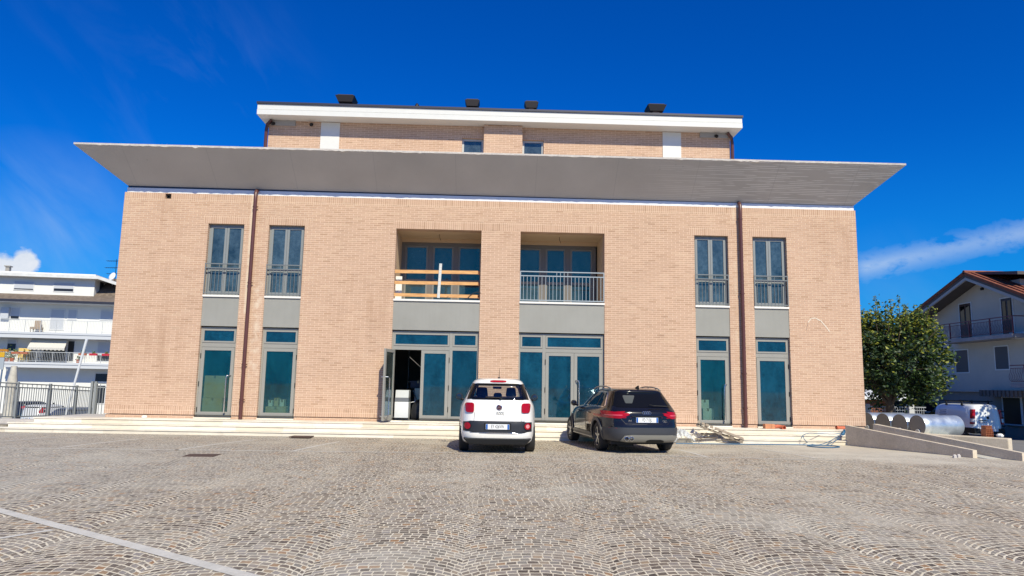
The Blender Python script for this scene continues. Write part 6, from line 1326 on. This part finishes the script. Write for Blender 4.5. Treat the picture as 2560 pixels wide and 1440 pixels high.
    # lettering panel on the flank
    lx = -.925; sgn = M(); sgn.box(lx - .012, lx - .002, 1.95, 2.65, 1.30, 1.56); so_ = None
    SIDE = Matrix(((0, 0, -1, 0), (-1, 0, 0, 0), (0, 1, 0, 0), (0, 0, 0, 1)))
    patch(bv, rq([(1.94, 1.24), (2.68, 1.24), (2.68, 1.57), (1.94, 1.57)], .05), 'left', .010, vp, 'flank_board', root, 8, 4)
    q = M(); P = lambda y, z: bv.ray_cast(Vector((-4, y, z)), Vector((1, 0, 0)))[0] + Vector((-.017, 0, 0))
    blu = mat('faded_blue_print', (.10, .16, .26), .5)
    for y0, y1, z, w in ((2.02, 2.62, 1.53, .035), (1.98, 2.58, 1.33, .03), (2.05, 2.5, 1.27, .02)): q.bar(P(y0, z), P(y1, z), .006, w)
    for k in range(9): q.bar(P(2.06 + k * .058, 1.40), P(2.06 + k * .058 + .008, 1.47), .006, .03)
    q.build('flank_print', blu, root, local=True)
    for y in (.9, 2.1):
        r = M(); z = 1.99; r.box(-.86, .86, y - .03, y + .03, z, z + .04)
        for s in (-1, 1): r.hexa([(s * .80 - .04, y - .06, 1.80), (s * .80 + .04, y - .06, 1.80), (s * .80 + .04, y + .06, 1.80), (s * .80 - .04, y + .06, 1.80), (s * .80 - .02, y - .03, z), (s * .80 + .02, y - .03, z), (s * .80 + .02, y + .03, z), (s * .80 - .02, y + .03, z)]); r.bar((s * .82, y, z), (s * .84, y + .05, z + .13), .02, .03)
        r.build('roof_bar', black_pl, root, local=True)
    r = M()
    for s in (-1, 1): r.box(s * .70 - .025, s * .70 + .025, .5, 3.0, 2.032, 2.07)
    r.build('load_rail', black_pl, root, local=True)
van()
def shade_tree():
    src = [o for o in COL.objects if o.name == 'broadleaf_tree'][0]; X, Y = 32.2, 12.0
    r = dup(src, (X, Y, hz(X, Y)), 1.3, 'tall leafy tree standing beyond the right edge of the picture, shading the white van'); r.scale = (1.5, 1.5, 1.5)
shade_tree()

# ------------------------------------------------------------------ every separate piece of these parts becomes an object of its own
def split_islands(o, gap=.012):
    me = o.data; p = list(range(len(me.vertices)))
    def f(a):
        while p[a] != a: p[a] = p[p[a]]; a = p[a]
        return a
    for e in me.edges:
        a, b = f(e.vertices[0]), f(e.vertices[1])
        if a != b: p[a] = b
    bb = {}
    for v in me.vertices:
        c = v.co; b = bb.setdefault(f(v.index), [*c, *c])
        for k in range(3): b[k] = min(b[k], c[k]); b[k + 3] = max(b[k + 3], c[k])
    K = list(bb); q = {k: k for k in K}
    def g(a):
        while q[a] != a: a = q[a]
        return a
    for i, a in enumerate(K):
        for b in K[:i]:
            if all(bb[a][k] <= bb[b][k + 3] + gap and bb[b][k] <= bb[a][k + 3] + gap for k in range(3)): q[g(a)] = g(b)
    groups = sorted({g(k) for k in K}); cl = {v.index: g(f(v.index)) for v in me.vertices}
    if len(groups) < 2: return
    meshes = []
    for gr in groups:
        m = me.copy(); bm = bmesh.new(); bm.from_mesh(m); bm.verts.ensure_lookup_table()
        bmesh.ops.delete(bm, geom=[v for v in bm.verts if cl[v.index] != gr], context='VERTS'); bm.to_mesh(m); bm.free(); m.name = o.name.split('.')[0]; meshes.append(m)
    o.data = meshes[0]
    for m in meshes[1:]:
        c = o.copy(); c.data = m; COL.objects.link(c)
SPLIT = {'bracket_board', 'end_cap', 'glass', 'hinge', 'load_rail', 'pane', 'pipe_bore', 'pipe_bracket', 'plinth', 'side_light'}
for o in list(COL.objects):
    if o.type == 'MESH' and o.name.split('.')[0] in SPLIT: split_islands(o)
